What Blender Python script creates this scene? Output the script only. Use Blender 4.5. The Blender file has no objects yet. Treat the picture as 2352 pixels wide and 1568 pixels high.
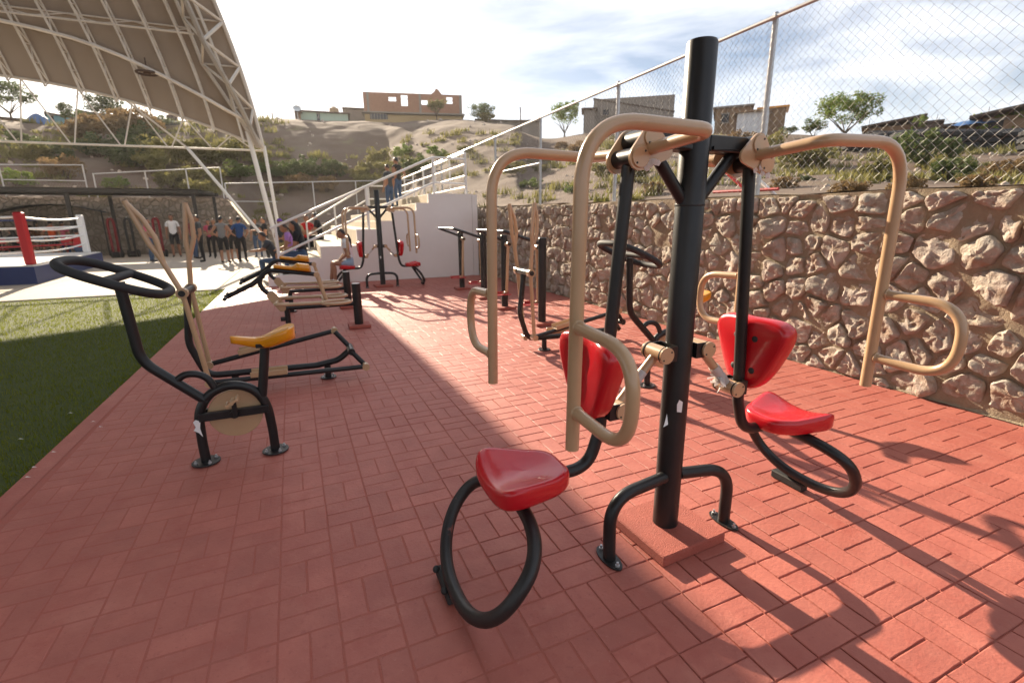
import bpy, bmesh, math, random
from mathutils import Vector, Matrix, Euler, noise as mnoise
R = math.radians
random.seed(7)
S = bpy.context.scene
COL = S.collection

# ------------------------------------------------------------------ camera
# photo measured on a 2352 x 1568 grid; world: Y along the stone wall, X to the right, Z up, ground z = 0
FPX, CX, CY, EYE = 1109.0, 1176.0, 784.0, 1.5
PITCH, YAW, ROLL = math.atan(280.6 / 1109.0), R(23.0), R(0.54)
FW = Vector((math.sin(YAW) * math.cos(PITCH), math.cos(YAW) * math.cos(PITCH), -math.sin(PITCH)))
_r0 = Vector((math.cos(YAW), -math.sin(YAW), 0))
_u0 = _r0.cross(FW)
RT = _r0 * math.cos(ROLL) - _u0 * math.sin(ROLL)
UP = _r0 * math.sin(ROLL) + _u0 * math.cos(ROLL)
CAM = Vector((0, 0, EYE))
cd = bpy.data.cameras.new('camera')
cam = bpy.data.objects.new('camera', cd)
COL.objects.link(cam)
m3 = Matrix((RT, UP, -FW)).transposed()
cam.matrix_world = Matrix.Translation(CAM) @ m3.to_4x4()
cd.sensor_fit = 'HORIZONTAL'
cd.sensor_width = 36.0
cd.lens = 36.0 * FPX / 2352.0
cd.clip_start, cd.clip_end = 0.05, 3000
cd.dof.use_dof = True
cd.dof.focus_distance = 2.5
cd.dof.aperture_fstop = 2.8
S.camera = cam
S.render.engine = 'CYCLES'
S.render.resolution_x, S.render.resolution_y = 1024, 682
S.view_settings.view_transform = 'Standard'
S.view_settings.look = 'None'
S.view_settings.gamma = 1.0
S.view_settings.use_curve_mapping = False
S.view_settings.exposure = 1.42

# ------------------------------------------------------------------ sky and sun
SUN_EL, SUN_AZ = R(23.5), R(-8.9)          # azimuth clockwise from +Y
SUN = Vector((math.sin(SUN_AZ) * math.cos(SUN_EL), math.cos(SUN_AZ) * math.cos(SUN_EL), math.sin(SUN_EL)))
w = bpy.data.worlds.new('World')
S.world = w
w.use_nodes = True
nt = w.node_tree
nt.nodes.clear()
out = nt.nodes.new('ShaderNodeOutputWorld')
bg = nt.nodes.new('ShaderNodeBackground')
sky = nt.nodes.new('ShaderNodeTexSky')
sky.sky_type = 'NISHITA'
sky.sun_disc = False
sky.sun_elevation = SUN_EL
sky.sun_rotation = SUN_AZ
sky.altitude = 1100
sky.air_density = 1.0
sky.dust_density = 2.2
sky.ozone_density = 1.0
bg.inputs['Strength'].default_value = 0.050
tc = nt.nodes.new('ShaderNodeTexCoord')
mp = nt.nodes.new('ShaderNodeMapping')
mp.inputs['Rotation'].default_value = (R(8), R(-14), R(25))
mp.inputs['Scale'].default_value = (1.1, 2.2, 6.5)
n1 = nt.nodes.new('ShaderNodeTexNoise')
n1.inputs['Scale'].default_value = 1.7
n1.inputs['Detail'].default_value = 7
n1.inputs['Roughness'].default_value = 0.55
n1.inputs['Distortion'].default_value = 0.35
rp = nt.nodes.new('ShaderNodeValToRGB')
rp.color_ramp.elements[0].position = 0.34
rp.color_ramp.elements[0].color = (0, 0, 0, 1)
rp.color_ramp.elements[1].position = 0.64
rp.color_ramp.elements[1].color = (1, 1, 1, 1)
mul = nt.nodes.new('ShaderNodeMath')
mul.operation = 'MULTIPLY'
mul.inputs[1].default_value = 0.80
mx = nt.nodes.new('ShaderNodeMix')
mx.data_type = 'RGBA'
mx.inputs['B'].default_value = (11.5, 11.6, 12.0, 1)
L = nt.links.new
L(tc.outputs['Generated'], mp.inputs['Vector'])
L(mp.outputs['Vector'], n1.inputs['Vector'])
L(n1.outputs['Fac'], rp.inputs['Fac'])
L(rp.outputs['Color'], mul.inputs[0])
L(mul.outputs['Value'], mx.inputs['Factor'])
L(sky.outputs['Color'], mx.inputs['A'])
L(mx.outputs['Result'], bg.inputs['Color'])
L(bg.outputs['Background'], out.inputs['Surface'])
sd = bpy.data.lights.new('sun', 'SUN')
sd.energy = 5.0
sd.angle = R(0.55)
sd.color = (1.0, 0.84, 0.64)
so = bpy.data.objects.new('sun', sd)
COL.objects.link(so)
so.rotation_euler = SUN.to_track_quat('Z', 'Y').to_euler()
so.location = (0, 0, 40)

# ------------------------------------------------------------------ pixel helpers
def ray(x, y):
    return FW * FPX + RT * (x - CX) - UP * (y - CY)
def PZ(x, y, z=0.0):
    d = ray(x, y); return CAM + d * ((z - EYE) / d.z)
def PX(x, y, X):
    d = ray(x, y); return CAM + d * (X / d.x)
def PY(x, y, Y):
    d = ray(x, y); return CAM + d * (Y / d.y)
def PD(x, y, dist):
    d = ray(x, y); return CAM + d * (dist / math.hypot(d.x, d.y))

# ------------------------------------------------------------------ materials
MATS = {}
def mat(name, base, rough=0.5, metal=0.0, var=None, dirt=None, bump=None, coat=0.0, spec=0.5, sub=0.0, objrand=0.0, transl=0.0, coatr=0.08):
    """var=(scale, colour2, contrast) fine variation; dirt=(scale, colour, lo, hi) patches; bump=(scale, strength, detail)"""
    m = bpy.data.materials.new(name); m.use_nodes = True; MATS[name] = m
    t = m.node_tree; N = t.nodes; lk = t.links.new
    b = N['Principled BSDF']
    b.inputs['Roughness'].default_value = rough
    b.inputs['Metallic'].default_value = metal
    b.inputs['Specular IOR Level'].default_value = spec
    if coat:
        b.inputs['Coat Weight'].default_value = coat
        b.inputs['Coat Roughness'].default_value = coatr
    if sub:
        b.inputs['Subsurface Weight'].default_value = sub
        b.inputs['Subsurface Radius'].default_value = (0.02, 0.006, 0.004)
    co = N.new('ShaderNodeTexCoord')
    geo = N.new('ShaderNodeNewGeometry')
    pos = geo.outputs['Position']
    col = None
    def rgb(c):
        n = N.new('ShaderNodeRGB'); n.outputs[0].default_value = (*c, 1); return n.outputs[0]
    def mix(f, a, c):
        n = N.new('ShaderNodeMix'); n.data_type = 'RGBA'
        if isinstance(f, float): n.inputs['Factor'].default_value = f
        else: lk(f, n.inputs['Factor'])
        lk(a, n.inputs['A']); lk(c, n.inputs['B']); return n.outputs['Result']
    def noise(scale, det=5, rgh=0.6):
        n = N.new('ShaderNodeTexNoise'); n.inputs['Scale'].default_value = scale
        n.inputs['Detail'].default_value = det; n.inputs['Roughness'].default_value = rgh
        lk(pos, n.inputs['Vector']); return n.outputs['Fac']
    def ramp(f, lo, hi):
        n = N.new('ShaderNodeMapRange'); n.inputs['From Min'].default_value = lo; n.inputs['From Max'].default_value = hi
        lk(f, n.inputs['Value']); return n.outputs['Result']
    col = rgb(base)
    if var:
        sc, c2, con = var
        col = mix(ramp(noise(sc), 0.5 - con, 0.5 + con), col, rgb(c2))
    if objrand:
        oi = N.new('ShaderNodeObjectInfo')
        h = N.new('ShaderNodeHueSaturation')
        lk(col, h.inputs['Color'])
        lk(ramp2(N, lk, oi.outputs['Random'], 1 - objrand, 1 + objrand), h.inputs['Value'])
        col = h.outputs['Color']
    if dirt:
        for dd in (dirt if isinstance(dirt, list) else [dirt]):
            sc, c2, lo, hi = dd
            col = mix(ramp(noise(sc, 7, 0.65), lo, hi), col, rgb(c2))
    lk(col, b.inputs['Base Color'])
    if bump:
        sc, st, det = bump
        bn = N.new('ShaderNodeBump'); bn.inputs['Strength'].default_value = st; bn.inputs['Distance'].default_value = 0.02
        lk(noise(sc, det, 0.65), bn.inputs['Height']); lk(bn.outputs['Normal'], b.inputs['Normal'])
    if transl:
        o = N['Material Output']
        tr = N.new('ShaderNodeBsdfTranslucent'); lk(col, tr.inputs['Color'])
        ms = N.new('ShaderNodeMixShader'); ms.inputs[0].default_value = transl
        lk(b.outputs[0], ms.inputs[1]); lk(tr.outputs[0], ms.inputs[2]); lk(ms.outputs[0], o.inputs['Surface'])
    return m
def ramp2(N, lk, v, lo, hi):
    n = N.new('ShaderNodeMapRange'); n.inputs['To Min'].default_value = lo; n.inputs['To Max'].default_value = hi
    lk(v, n.inputs['Value']); return n.outputs['Result']

mat('black', (0.010, 0.010, 0.0105), 0.36, var=(6, (0.018, 0.017, 0.017), 0.2), dirt=[(26, (0.07, 0.055, 0.045), 0.70, 0.9), (3, (0.022, 0.02, 0.019), 0.5, 0.9)], bump=(420, 0.06, 2), spec=0.4)
mat('black_scuffed', (0.014, 0.013, 0.013), 0.42, dirt=[(14, (0.17, 0.06, 0.048), 0.64, 0.74), (5, (0.03, 0.026, 0.024), 0.5, 0.9)], bump=(260, 0.10, 3))
mat('rubber', (0.02, 0.02, 0.02), 0.7)
mat('tan', (0.50, 0.325, 0.185), 0.30, var=(9, (0.46, 0.295, 0.165), 0.2), dirt=(30, (0.62, 0.52, 0.42), 0.70, 0.85), bump=(300, 0.035, 2), coat=0.35)
mat('red_plastic', (0.56, 0.006, 0.014), 0.27, var=(14, (0.50, 0.008, 0.016), 0.3), coat=0.25, sub=0.05, bump=(500, 0.02, 2), dirt=(40, (0.60, 0.10, 0.09), 0.74, 0.9))
mat('yellow_plastic', (0.72, 0.285, 0.004), 0.28, var=(12, (0.66, 0.25, 0.004), 0.3), coat=0.25, sub=0.05, dirt=(45, (0.6, 0.36, 0.10), 0.72, 0.9))
mat('red_pedal', (0.45, 0.03, 0.03), 0.5, dirt=(60, (0.5, 0.25, 0.2), 0.55, 0.75))
mat('zinc', (0.55, 0.55, 0.55), 0.42, 0.7, var=(20, (0.45, 0.45, 0.46), 0.3))
mat('wire', (0.34, 0.33, 0.31), 0.5, 0.4)
mat('white_paint', (0.80, 0.78, 0.75), 0.45, var=(3, (0.74, 0.72, 0.69), 0.25), dirt=(2.2, (0.60, 0.55, 0.50), 0.62, 0.9))
mat('white_wall', (0.82, 0.76, 0.72), 0.75, var=(1.3, (0.77, 0.71, 0.67), 0.2), dirt=[(0.9, (0.66, 0.58, 0.53), 0.58, 0.95), (7, (0.72, 0.66, 0.61), 0.6, 0.9)], bump=(60, 0.12, 4))
mat('concrete', (0.47, 0.40, 0.315), 0.85, var=(1.1, (0.40, 0.345, 0.275), 0.22), dirt=[(0.35, (0.34, 0.28, 0.22), 0.52, 0.85), (9, (0.30, 0.25, 0.20), 0.66, 0.9)], bump=(70, 0.15, 5))
mat('concrete_gap', (0.10, 0.08, 0.065), 0.9)
mat('bleacher_concrete', (0.55, 0.475, 0.36), 0.85, var=(1.6, (0.47, 0.40, 0.30), 0.22), dirt=(4, (0.38, 0.31, 0.23), 0.6, 0.9), bump=(50, 0.2, 5))
mat('red_concrete', (0.44, 0.134, 0.097), 0.62, var=(4.5, (0.37, 0.106, 0.077), 0.16), objrand=0.08, coat=0.10, coatr=0.5,
    dirt=[(0.8, (0.33, 0.076, 0.056), 0.46, 0.80), (5, (0.36, 0.085, 0.060), 0.52, 0.75), (17, (0.32, 0.076, 0.058), 0.60, 0.78), (1.7, (0.50, 0.185, 0.135), 0.56, 0.80), (70, (0.28, 0.07, 0.055), 0.60, 0.74), (110, (0.52, 0.24, 0.19), 0.64, 0.76)], bump=(55, 0.24, 8))
mat('joint', (0.38, 0.103, 0.073), 0.9, var=(30, (0.36, 0.115, 0.085), 0.15), dirt=(7, (0.44, 0.32, 0.25), 0.64, 0.8), bump=(120, 0.3, 4))
mat('smear', (0.46, 0.175, 0.135), 0.8, var=(20, (0.42, 0.135, 0.10), 0.1), dirt=(60, (0.52, 0.30, 0.245), 0.55, 0.75), bump=(80, 0.4, 5))
mat('red_slab', (0.41, 0.100, 0.068), 0.75, var=(12, (0.35, 0.085, 0.06), 0.2), dirt=(60, (0.46, 0.17, 0.13), 0.58, 0.75), bump=(150, 0.6, 5))
mat('mortar', (0.345, 0.275, 0.19), 0.95, var=(9, (0.28, 0.22, 0.15), 0.2), dirt=(30, (0.44, 0.37, 0.27), 0.6, 0.8), bump=(42, 0.9, 8))
mat('earth', (0.135, 0.088, 0.060), 0.95, var=(0.45, (0.105, 0.068, 0.046), 0.2), dirt=[(0.14, (0.165, 0.12, 0.087), 0.5, 0.7), (0.5, (0.14, 0.115, 0.05), 0.58, 0.72), (1.8, (0.125, 0.085, 0.055), 0.54, 0.76), (5, (0.27, 0.215, 0.17), 0.64, 0.76)], bump=(1.6, 1.0, 10))
mat('soil_dark', (0.13, 0.095, 0.07), 0.95)
mat('turf_base', (0.045, 0.062, 0.006), 0.9, var=(30, (0.065, 0.085, 0.008), 0.2), bump=(90, 0.8, 6))
mat('turf', (0.14, 0.165, 0.008), 0.55, var=(2.5, (0.175, 0.19, 0.010), 0.2), transl=0.6)
mat('roof_sheet', (0.38, 0.305, 0.235), 0.6, var=(0.6, (0.35, 0.28, 0.215), 0.2))
mat('steel_cream', (0.74, 0.68, 0.60), 0.45, var=(2, (0.60, 0.54, 0.47), 0.2))
mat('pergola', (0.02, 0.018, 0.017), 0.5)
mat('wood_rafter', (0.20, 0.09, 0.035), 0.7)
mat('ring_blue', (0.008, 0.022, 0.10), 0.6, var=(1.5, (0.01, 0.028, 0.12), 0.2))
mat('ring_red', (0.42, 0.006, 0.012), 0.4)
mat('ring_white', (0.80, 0.79, 0.78), 0.45)
mat('canvas', (0.62, 0.59, 0.54), 0.7, dirt=(1.2, (0.52, 0.47, 0.42), 0.55, 0.8))
mat('brick_red', (0.36, 0.185, 0.115), 0.9, var=(4, (0.30, 0.145, 0.09), 0.2), dirt=(1.0, (0.38, 0.20, 0.13), 0.6, 0.8))
mat('cement_grey', (0.27, 0.235, 0.20), 0.9, var=(1.2, (0.22, 0.19, 0.165), 0.2), dirt=(0.7, (0.34, 0.29, 0.25), 0.55, 0.8))
mat('yellow_render', (0.42, 0.30, 0.15), 0.9)
mat('mint', (0.40, 0.52, 0.42), 0.85, dirt=(0.8, (0.32, 0.38, 0.30), 0.55, 0.8))
mat('blue_house', (0.15, 0.36, 0.44), 0.85, dirt=(0.8, (0.12, 0.26, 0.31), 0.55, 0.8))
mat('dark_roof', (0.10, 0.07, 0.055), 0.8)
mat('board', (0.30, 0.19, 0.11), 0.85, var=(1.5, (0.20, 0.125, 0.075), 0.25))
mat('tarp_blue', (0.04, 0.12, 0.30), 0.5)
mat('tyre', (0.02, 0.02, 0.022), 0.8)
mat('window_dark', (0.03, 0.03, 0.035), 0.15)
mat('car_silver', (0.55, 0.56, 0.57), 0.25, 0.5)
mat('leaf_green', (0.1, 0.15, 0.03), 0.6, var=(0.9, (0.15, 0.19, 0.04), 0.2), objrand=0.25, transl=0.45)
mat('leaf_dark', (0.065, 0.092, 0.028), 0.6, var=(0.9, (0.1, 0.125, 0.04), 0.2), objrand=0.25, transl=0.4)
mat('leaf_olive', (0.16, 0.155, 0.045), 0.65, var=(0.7, (0.21, 0.185, 0.065), 0.2), objrand=0.2, transl=0.45)
mat('leaf_bright', (0.15, 0.23, 0.03), 0.55, var=(0.9, (0.21, 0.27, 0.04), 0.2), objrand=0.15, transl=0.35)
mat('leaf_dry', (0.24, 0.16, 0.075), 0.8, var=(0.8, (0.19, 0.125, 0.06), 0.2), objrand=0.2, transl=0.45)
mat('bark', (0.10, 0.07, 0.05), 0.9, bump=(30, 0.5, 5))
mat('paper', (0.78, 0.77, 0.75), 0.7)
mat('plastic_wrap', (0.72, 0.70, 0.68), 0.3, transl=0.4)
mat('dish', (0.5, 0.55, 0.58), 0.5)
mat('skin_a', (0.33, 0.165, 0.095), 0.55, sub=0.05); mat('skin_b', (0.26, 0.12, 0.07), 0.55, sub=0.05)
mat('hair', (0.012, 0.009, 0.008), 0.45); mat('hair_brown', (0.035, 0.018, 0.011), 0.45)
for nm, c in dict(cl_black=(0.012, 0.012, 0.014), cl_grey=(0.20, 0.20, 0.205), cl_charcoal=(0.05, 0.055, 0.06), cl_blue=(0.02, 0.07, 0.22), cl_white=(0.72, 0.72, 0.73),
                  cl_pink=(0.62, 0.10, 0.18), cl_red=(0.45, 0.012, 0.015), cl_maroon=(0.20, 0.012, 0.018), cl_orange=(0.60, 0.09, 0.02), cl_brown=(0.16, 0.07, 0.03),
                  cl_denim=(0.05, 0.09, 0.17), cl_lightdenim=(0.30, 0.40, 0.52), cl_lilac=(0.42, 0.20, 0.52), cl_olive=(0.26, 0.22, 0.10), cl_purple=(0.16, 0.06, 0.35),
                  cl_tan=(0.42, 0.30, 0.18), cl_green=(0.02, 0.22, 0.05), cl_shoe=(0.03, 0.03, 0.03), cl_sole=(0.6, 0.6, 0.6)).items():
    mat(nm, c, 0.85, var=(25, tuple(v * 0.82 for v in c), 0.25))
for ob in ('red_concrete',):
    pass
# ------------------------------------------------------------------ mesh helpers
V = Vector
class MB:
    """collects shapes into one mesh"""
    def __init__(s): s.v = []; s.f = []
    def add(s, vs, fs):
        o = len(s.v); s.v += [tuple(p) for p in vs]; s.f += [tuple(i + o for i in f) for f in fs]; return s
    def box(s, c, d, rz=0, bev=0.0, mtx=None):
        x, y, z = d[0] / 2, d[1] / 2, d[2] / 2
        if bev <= 0:
            vs = [(-x, -y, -z), (x, -y, -z), (x, y, -z), (-x, y, -z), (-x, -y, z), (x, -y, z), (x, y, z), (-x, y, z)]
            fs = [(0, 3, 2, 1), (4, 5, 6, 7), (0, 1, 5, 4), (1, 2, 6, 5), (2, 3, 7, 6), (3, 0, 4, 7)]
        else:
            b = min(bev, x * .9, y * .9, z * .9)
            vs = []; idx = {}
            for sx in (-1, 1):
                for sy in (-1, 1):
                    for sz in (-1, 1):
                        for a in range(3):
                            p = [sx * (x - b), sy * (y - b), sz * (z - b)]
                            p[a] = (sx * x, sy * y, sz * z)[a]
                            idx[(sx, sy, sz, a)] = len(vs); vs.append(tuple(p))
            fs = []
            def q(*k): fs.append(tuple(idx[i] for i in k))
            for a in range(3):
                o1, o2 = [i for i in range(3) if i != a]
                for sg in (-1, 1):
                    def K(s1, s2):
                        t = [0, 0, 0]; t[a] = sg; t[o1] = s1; t[o2] = s2; return (*t, a)
                    ring = [K(-1, -1), K(1, -1), K(1, 1), K(-1, 1)]
                    q(*ring)
            for a in range(3):
                o1, o2 = [i for i in range(3) if i != a]
                for s1 in (-1, 1):
                    for s2 in (-1, 1):
                        def K(sa, ax):
                            t = [0, 0, 0]; t[a] = sa; t[o1] = s1; t[o2] = s2; return (*t, ax)
                        q(K(-1, o1), K(1, o1), K(1, o2), K(-1, o2))
            for sx in (-1, 1):
                for sy in (-1, 1):
                    for sz in (-1, 1):
                        q((sx, sy, sz, 0), (sx, sy, sz, 1), (sx, sy, sz, 2))
        M = mtx if mtx is not None else Matrix.Translation(c) @ Matrix.Rotation(rz, 4, 'Z')
        return s.add([M @ V(p) for p in vs], fs)
    def tube(s, pts, r, n=12, closed=False, caps=True, r2=None):
        P = [V(p) for p in pts]
        k = len(P)
        if k < 2: return s
        tan = []
        for i in range(k):
            a = P[(i - 1) % k] if (closed or i > 0) else P[i]
            b = P[(i + 1) % k] if (closed or i < k - 1) else P[i]
            t = (b - a)
            tan.append(t.normalized() if t.length > 1e-9 else V((0, 0, 1)))
        ref = V((0, 0, 1)) if abs(tan[0].z) < 0.9 else V((1, 0, 0))
        nrm = (ref - tan[0] * ref.dot(tan[0])).normalized()
        frames = []
        for i in range(k):
            if i:
                q = tan[i - 1].rotation_difference(tan[i]); nrm = q @ nrm
                nrm = (nrm - tan[i] * nrm.dot(tan[i])).normalized()
            frames.append((nrm.copy(), tan[i].cross(nrm)))
        if closed:
            q = tan[-1].rotation_difference(tan[0]); nl = q @ frames[-1][0]
            ang = math.atan2(nl.dot(frames[0][1]), nl.dot(frames[0][0]))
            for i in range(k):
                a = -ang * i / k; n0, b0 = frames[i]
                frames[i] = (n0 * math.cos(a) + b0 * math.sin(a), b0 * math.cos(a) - n0 * math.sin(a))
        vs = []
        for i in range(k):
            rr = r if r2 is None else r + (r2 - r) * i / (k - 1)
            if isinstance(r, (list, tuple)): rr = r[i]
            for j in range(n):
                a = 2 * math.pi * j / n
                vs.append(P[i] + (frames[i][0] * math.cos(a) + frames[i][1] * math.sin(a)) * rr)
        fs = []
        for i in range(k if closed else k - 1):
            i2 = (i + 1) % k
            for j in range(n):
                j2 = (j + 1) % n
                fs.append((i * n + j, i * n + j2, i2 * n + j2, i2 * n + j))
        if caps and not closed:
            fs.append(tuple(range(n - 1, -1, -1))); fs.append(tuple((k - 1) * n + j for j in range(n)))
        return s.add(vs, fs)
    def cyl(s, a, b, r, n=20, bev=0.0):
        a, b = V(a), V(b)
        if bev <= 0: return s.tube([a, b], r, n)
        d = (b - a).normalized()
        return s.tube([a, a + d * bev, b - d * bev, b], [r - bev, r, r, r - bev], n)
    def prism(s, poly, a, b, bev=0):
        """poly: list of V on side a; b: offset vector"""
        n = len(poly); b = V(b)
        A = [V(p) for p in poly]; B = [p + b for p in A]
        fs = [tuple(range(n - 1, -1, -1)), tuple(range(n, 2 * n))]
        for i in range(n): j = (i + 1) % n; fs.append((i, j, n + j, n + i))
        return s.add(A + B, fs)
    def sphere(s, c, r, nu=12, nv=8, sc=(1, 1, 1)):
        c = V(c); vs = [c + V((0, 0, r * sc[2]))]
        for i in range(1, nv):
            t = math.pi * i / nv
            for j in range(nu):
                a = 2 * math.pi * j / nu
                vs.append(c + V((r * sc[0] * math.sin(t) * math.cos(a), r * sc[1] * math.sin(t) * math.sin(a), r * sc[2] * math.cos(t))))
        vs.append(c - V((0, 0, r * sc[2])))
        fs = []
        for j in range(nu): fs.append((0, 1 + j, 1 + (j + 1) % nu))
        for i in range(nv - 2):
            for j in range(nu):
                a = 1 + i * nu; b = a + nu
                fs.append((a + j, b + j, b + (j + 1) % nu, a + (j + 1) % nu))
        e = len(vs) - 1; a = 1 + (nv - 2) * nu
        for j in range(nu): fs.append((e, a + (j + 1) % nu, a + j))
        return s.add(vs, fs)
    def grid(s, fn, nu, nv):
        vs = [fn(i / nu, j / nv) for j in range(nv + 1) for i in range(nu + 1)]
        fs = [(j * (nu + 1) + i, j * (nu + 1) + i + 1, (j + 1) * (nu + 1) + i + 1, (j + 1) * (nu + 1) + i) for j in range(nv) for i in range(nu)]
        return s.add(vs, fs)
    def mesh(s, name, mt, smooth=True, ang=35, fix=True):
        me = bpy.data.meshes.new(name); me.from_pydata(s.v, [], s.f)
        if fix:
            bm = bmesh.new(); bm.from_mesh(me); bmesh.ops.recalc_face_normals(bm, faces=bm.faces); bm.to_mesh(me); bm.free()
        me.update()
        if smooth:
            me.shade_smooth(); me.set_sharp_from_angle(angle=R(ang))
        if mt: me.materials.append(MATS[mt])
        return me
    def obj(s, name, mt, parent=None, **k):
        o = bpy.data.objects.new(name, s.mesh(name, mt, **k)); COL.objects.link(o)
        if parent: o.parent = parent
        return o

def tag(o, label=None, cat=None, group=None, kind=None):
    if label: o['label'] = label
    if cat: o['category'] = cat
    if group: o['group'] = group
    if kind: o['kind'] = kind
    return o
def thing(name, label, cat, loc=(0, 0, 0), rz=0, group=None, kind=None):
    o = bpy.data.objects.new(name, None); COL.objects.link(o); o.empty_display_size = 0.1
    o.location = loc; o.rotation_euler = (0, 0, rz)
    return tag(o, label, cat, group, kind)
def copy_tree(o, parent=None):
    c = o.copy(); COL.objects.link(c); c.parent = parent
    for ch in list(o.children): copy_tree(ch, c)
    return c
def part(name, mt, parent, fn, **k):
    b = MB(); fn(b); return b.obj(name, mt, parent, **k)
def bend(pts, rad, n=6):
    """polyline with its corners rounded; rad a number or a list per inner corner"""
    P = [V(p) for p in pts]; o = [P[0]]
    for i in range(1, len(P) - 1):
        r = rad[i - 1] if isinstance(rad, (list, tuple)) else rad
        a, b, c = P[i - 1], P[i], P[i + 1]
        d1, d2 = (a - b), (c - b); l1, l2 = d1.length, d2.length
        d1.normalize(); d2.normalize()
        th = d1.angle(d2)
        if th > 3.1 or r <= 0: o.append(b); continue
        t = min(r / math.tan(th / 2), l1 * .49, l2 * .49)
        p1, p2 = b + d1 * t, b + d2 * t
        for k in range(n + 1):
            u = k / n; o.append((1 - u) ** 2 * p1 + 2 * u * (1 - u) * b + u * u * p2)
    o.append(P[-1]); return o
def spline(pts, n=6, closed=False):
    P = [V(p) for p in pts]; k = len(P); o = []
    for i in range(k if closed else k - 1):
        p0 = P[(i - 1) % k] if (closed or i > 0) else P[0] * 2 - P[1]
        p1, p2 = P[i], P[(i + 1) % k]
        p3 = P[(i + 2) % k] if (closed or i + 2 < k) else P[-1] * 2 - P[-2]
        for j in range(n):
            t = j / n
            o.append(0.5 * (2 * p1 + (p2 - p0) * t + (2 * p0 - 5 * p1 + 4 * p2 - p3) * t * t + (3 * p1 - p0 - 3 * p2 + p3) * t ** 3))
    if not closed: o.append(P[-1])
    return o
def nz(x, y, z=0.0, s=1.0): return mnoise.noise(V((x * s, y * s, z * s)))
def fbm(x, y, z=0.0, s=1.0, o=4):
    a = 1; t = 0; f = s
    for _ in range(o): t += a * mnoise.noise(V((x * f, y * f, z * f))); a *= .5; f *= 2
    return t
# ------------------------------------------------------------------ ground, pavement, turf, court
XW, XE, YG = 4.755, -1.73, 12.85          # stone wall face, turf edge, far edge of the turf
def sheet(name, x0, x1, y0, y1, z, mt, kind='structure', nx=1, ny=1):
    o = part(name, mt, None, lambda b: b.grid(lambda u, v: (x0 + (x1 - x0) * u, y0 + (y1 - y0) * v, z), nx, ny), smooth=False, fix=False)
    return tag(o, kind=kind)
g = sheet('ground', -390, 390, -120, 440, -0.12, 'earth')
tag(g, 'dry brown earth under and around the exercise yard', 'ground')

# stamped red pavement: basket weave, each square holds two bricks
pav = sheet('pavement', XE, XW + .1, -3.0, YG, -0.0075, 'joint')
tag(pav, 'red stamped concrete pavement in a basket weave pattern', 'pavement')
PITCHB, ROTB = 0.2175, R(0.9)
AX, AY = 1.732, 1.064
def brick_mesh(w, d, seed):
    rnd = random.Random(seed); g_ = 0.0020 + rnd.random() * 0.0012
    x, y = w / 2 - g_, d / 2 - g_
    ch = 0.0030
    b = MB(); h = 0.0075
    nx, ny = 5, 3
    if d > w: nx, ny = 3, 5
    def rim(t, ex, ey, z, jit):
        pts = []
        for k in range(nx): pts.append((-ex + 2 * ex * k / nx, -ey + rnd.uniform(-jit, jit), z))
        for k in range(ny): pts.append((ex + rnd.uniform(-jit, jit), -ey + 2 * ey * k / ny, z))
        for k in range(nx): pts.append((ex - 2 * ex * k / nx, ey + rnd.uniform(-jit, jit), z))
        for k in range(ny): pts.append((-ex + rnd.uniform(-jit, jit), ey - 2 * ey * k / ny, z))
        return pts
    A = rim(0, x, y, -h, .001); B = rim(0, x - .0005, y - .0005, -ch * .8, .0014); Cc = rim(0, x - ch, y - ch, 0, .0012)
    n = len(A)
    vs = A + B + Cc; fs = []
    for r_ in range(2):
        for k in range(n): fs.append((r_ * n + k, r_ * n + (k + 1) % n, (r_ + 1) * n + (k + 1) % n, (r_ + 1) * n + k))
    fs.append(tuple(2 * n + k for k in range(n)))
    b.add(vs, fs)
    return b
HV = [brick_mesh(PITCHB, PITCHB / 2, i) for i in range(6)]
VV = [brick_mesh(PITCHB / 2, PITCHB, 10 + i) for i in range(6)]
def proj(p):
    q = V(p) - CAM; z = q.dot(FW)
    if z < 0.05: return None
    return CX + FPX * q.dot(RT) / z, CY - FPX * q.dot(UP) / z, z
bricks = []
cr, sr = math.cos(ROTB), math.sin(ROTB)
for i in range(-22, 22):
    for j in range(-14, 60):
        for k in range(2):
            hor = (i + j) % 2 == 0
            lx, ly = (i + .5) * PITCHB, (j + .5) * PITCHB
            if hor: ly += (k - .5) * PITCHB / 2
            else: lx += (k - .5) * PITCHB / 2
            x, y = AX + lx * cr - ly * sr, AY + lx * sr + ly * cr
            if x < XE + .115 or x > XW - .06 or y > YG - .1 or y < -0.6: continue
            q = proj((x, y, 0)); vis = False; area = 0
            if q: vis = -40 < q[0] < 2392 and -40 < q[1] < 1620; area = 1 / q[2] ** 2
            bricks.append((area if vis else 0, x, y, hor))
bricks.sort(key=lambda b: -b[0])
rb = random.Random(3)
HM = [b.mesh('brick', 'red_concrete', ang=22) for b in HV]; VM = [b.mesh('brick', 'red_concrete', ang=22) for b in VV]
rest = MB()
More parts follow.
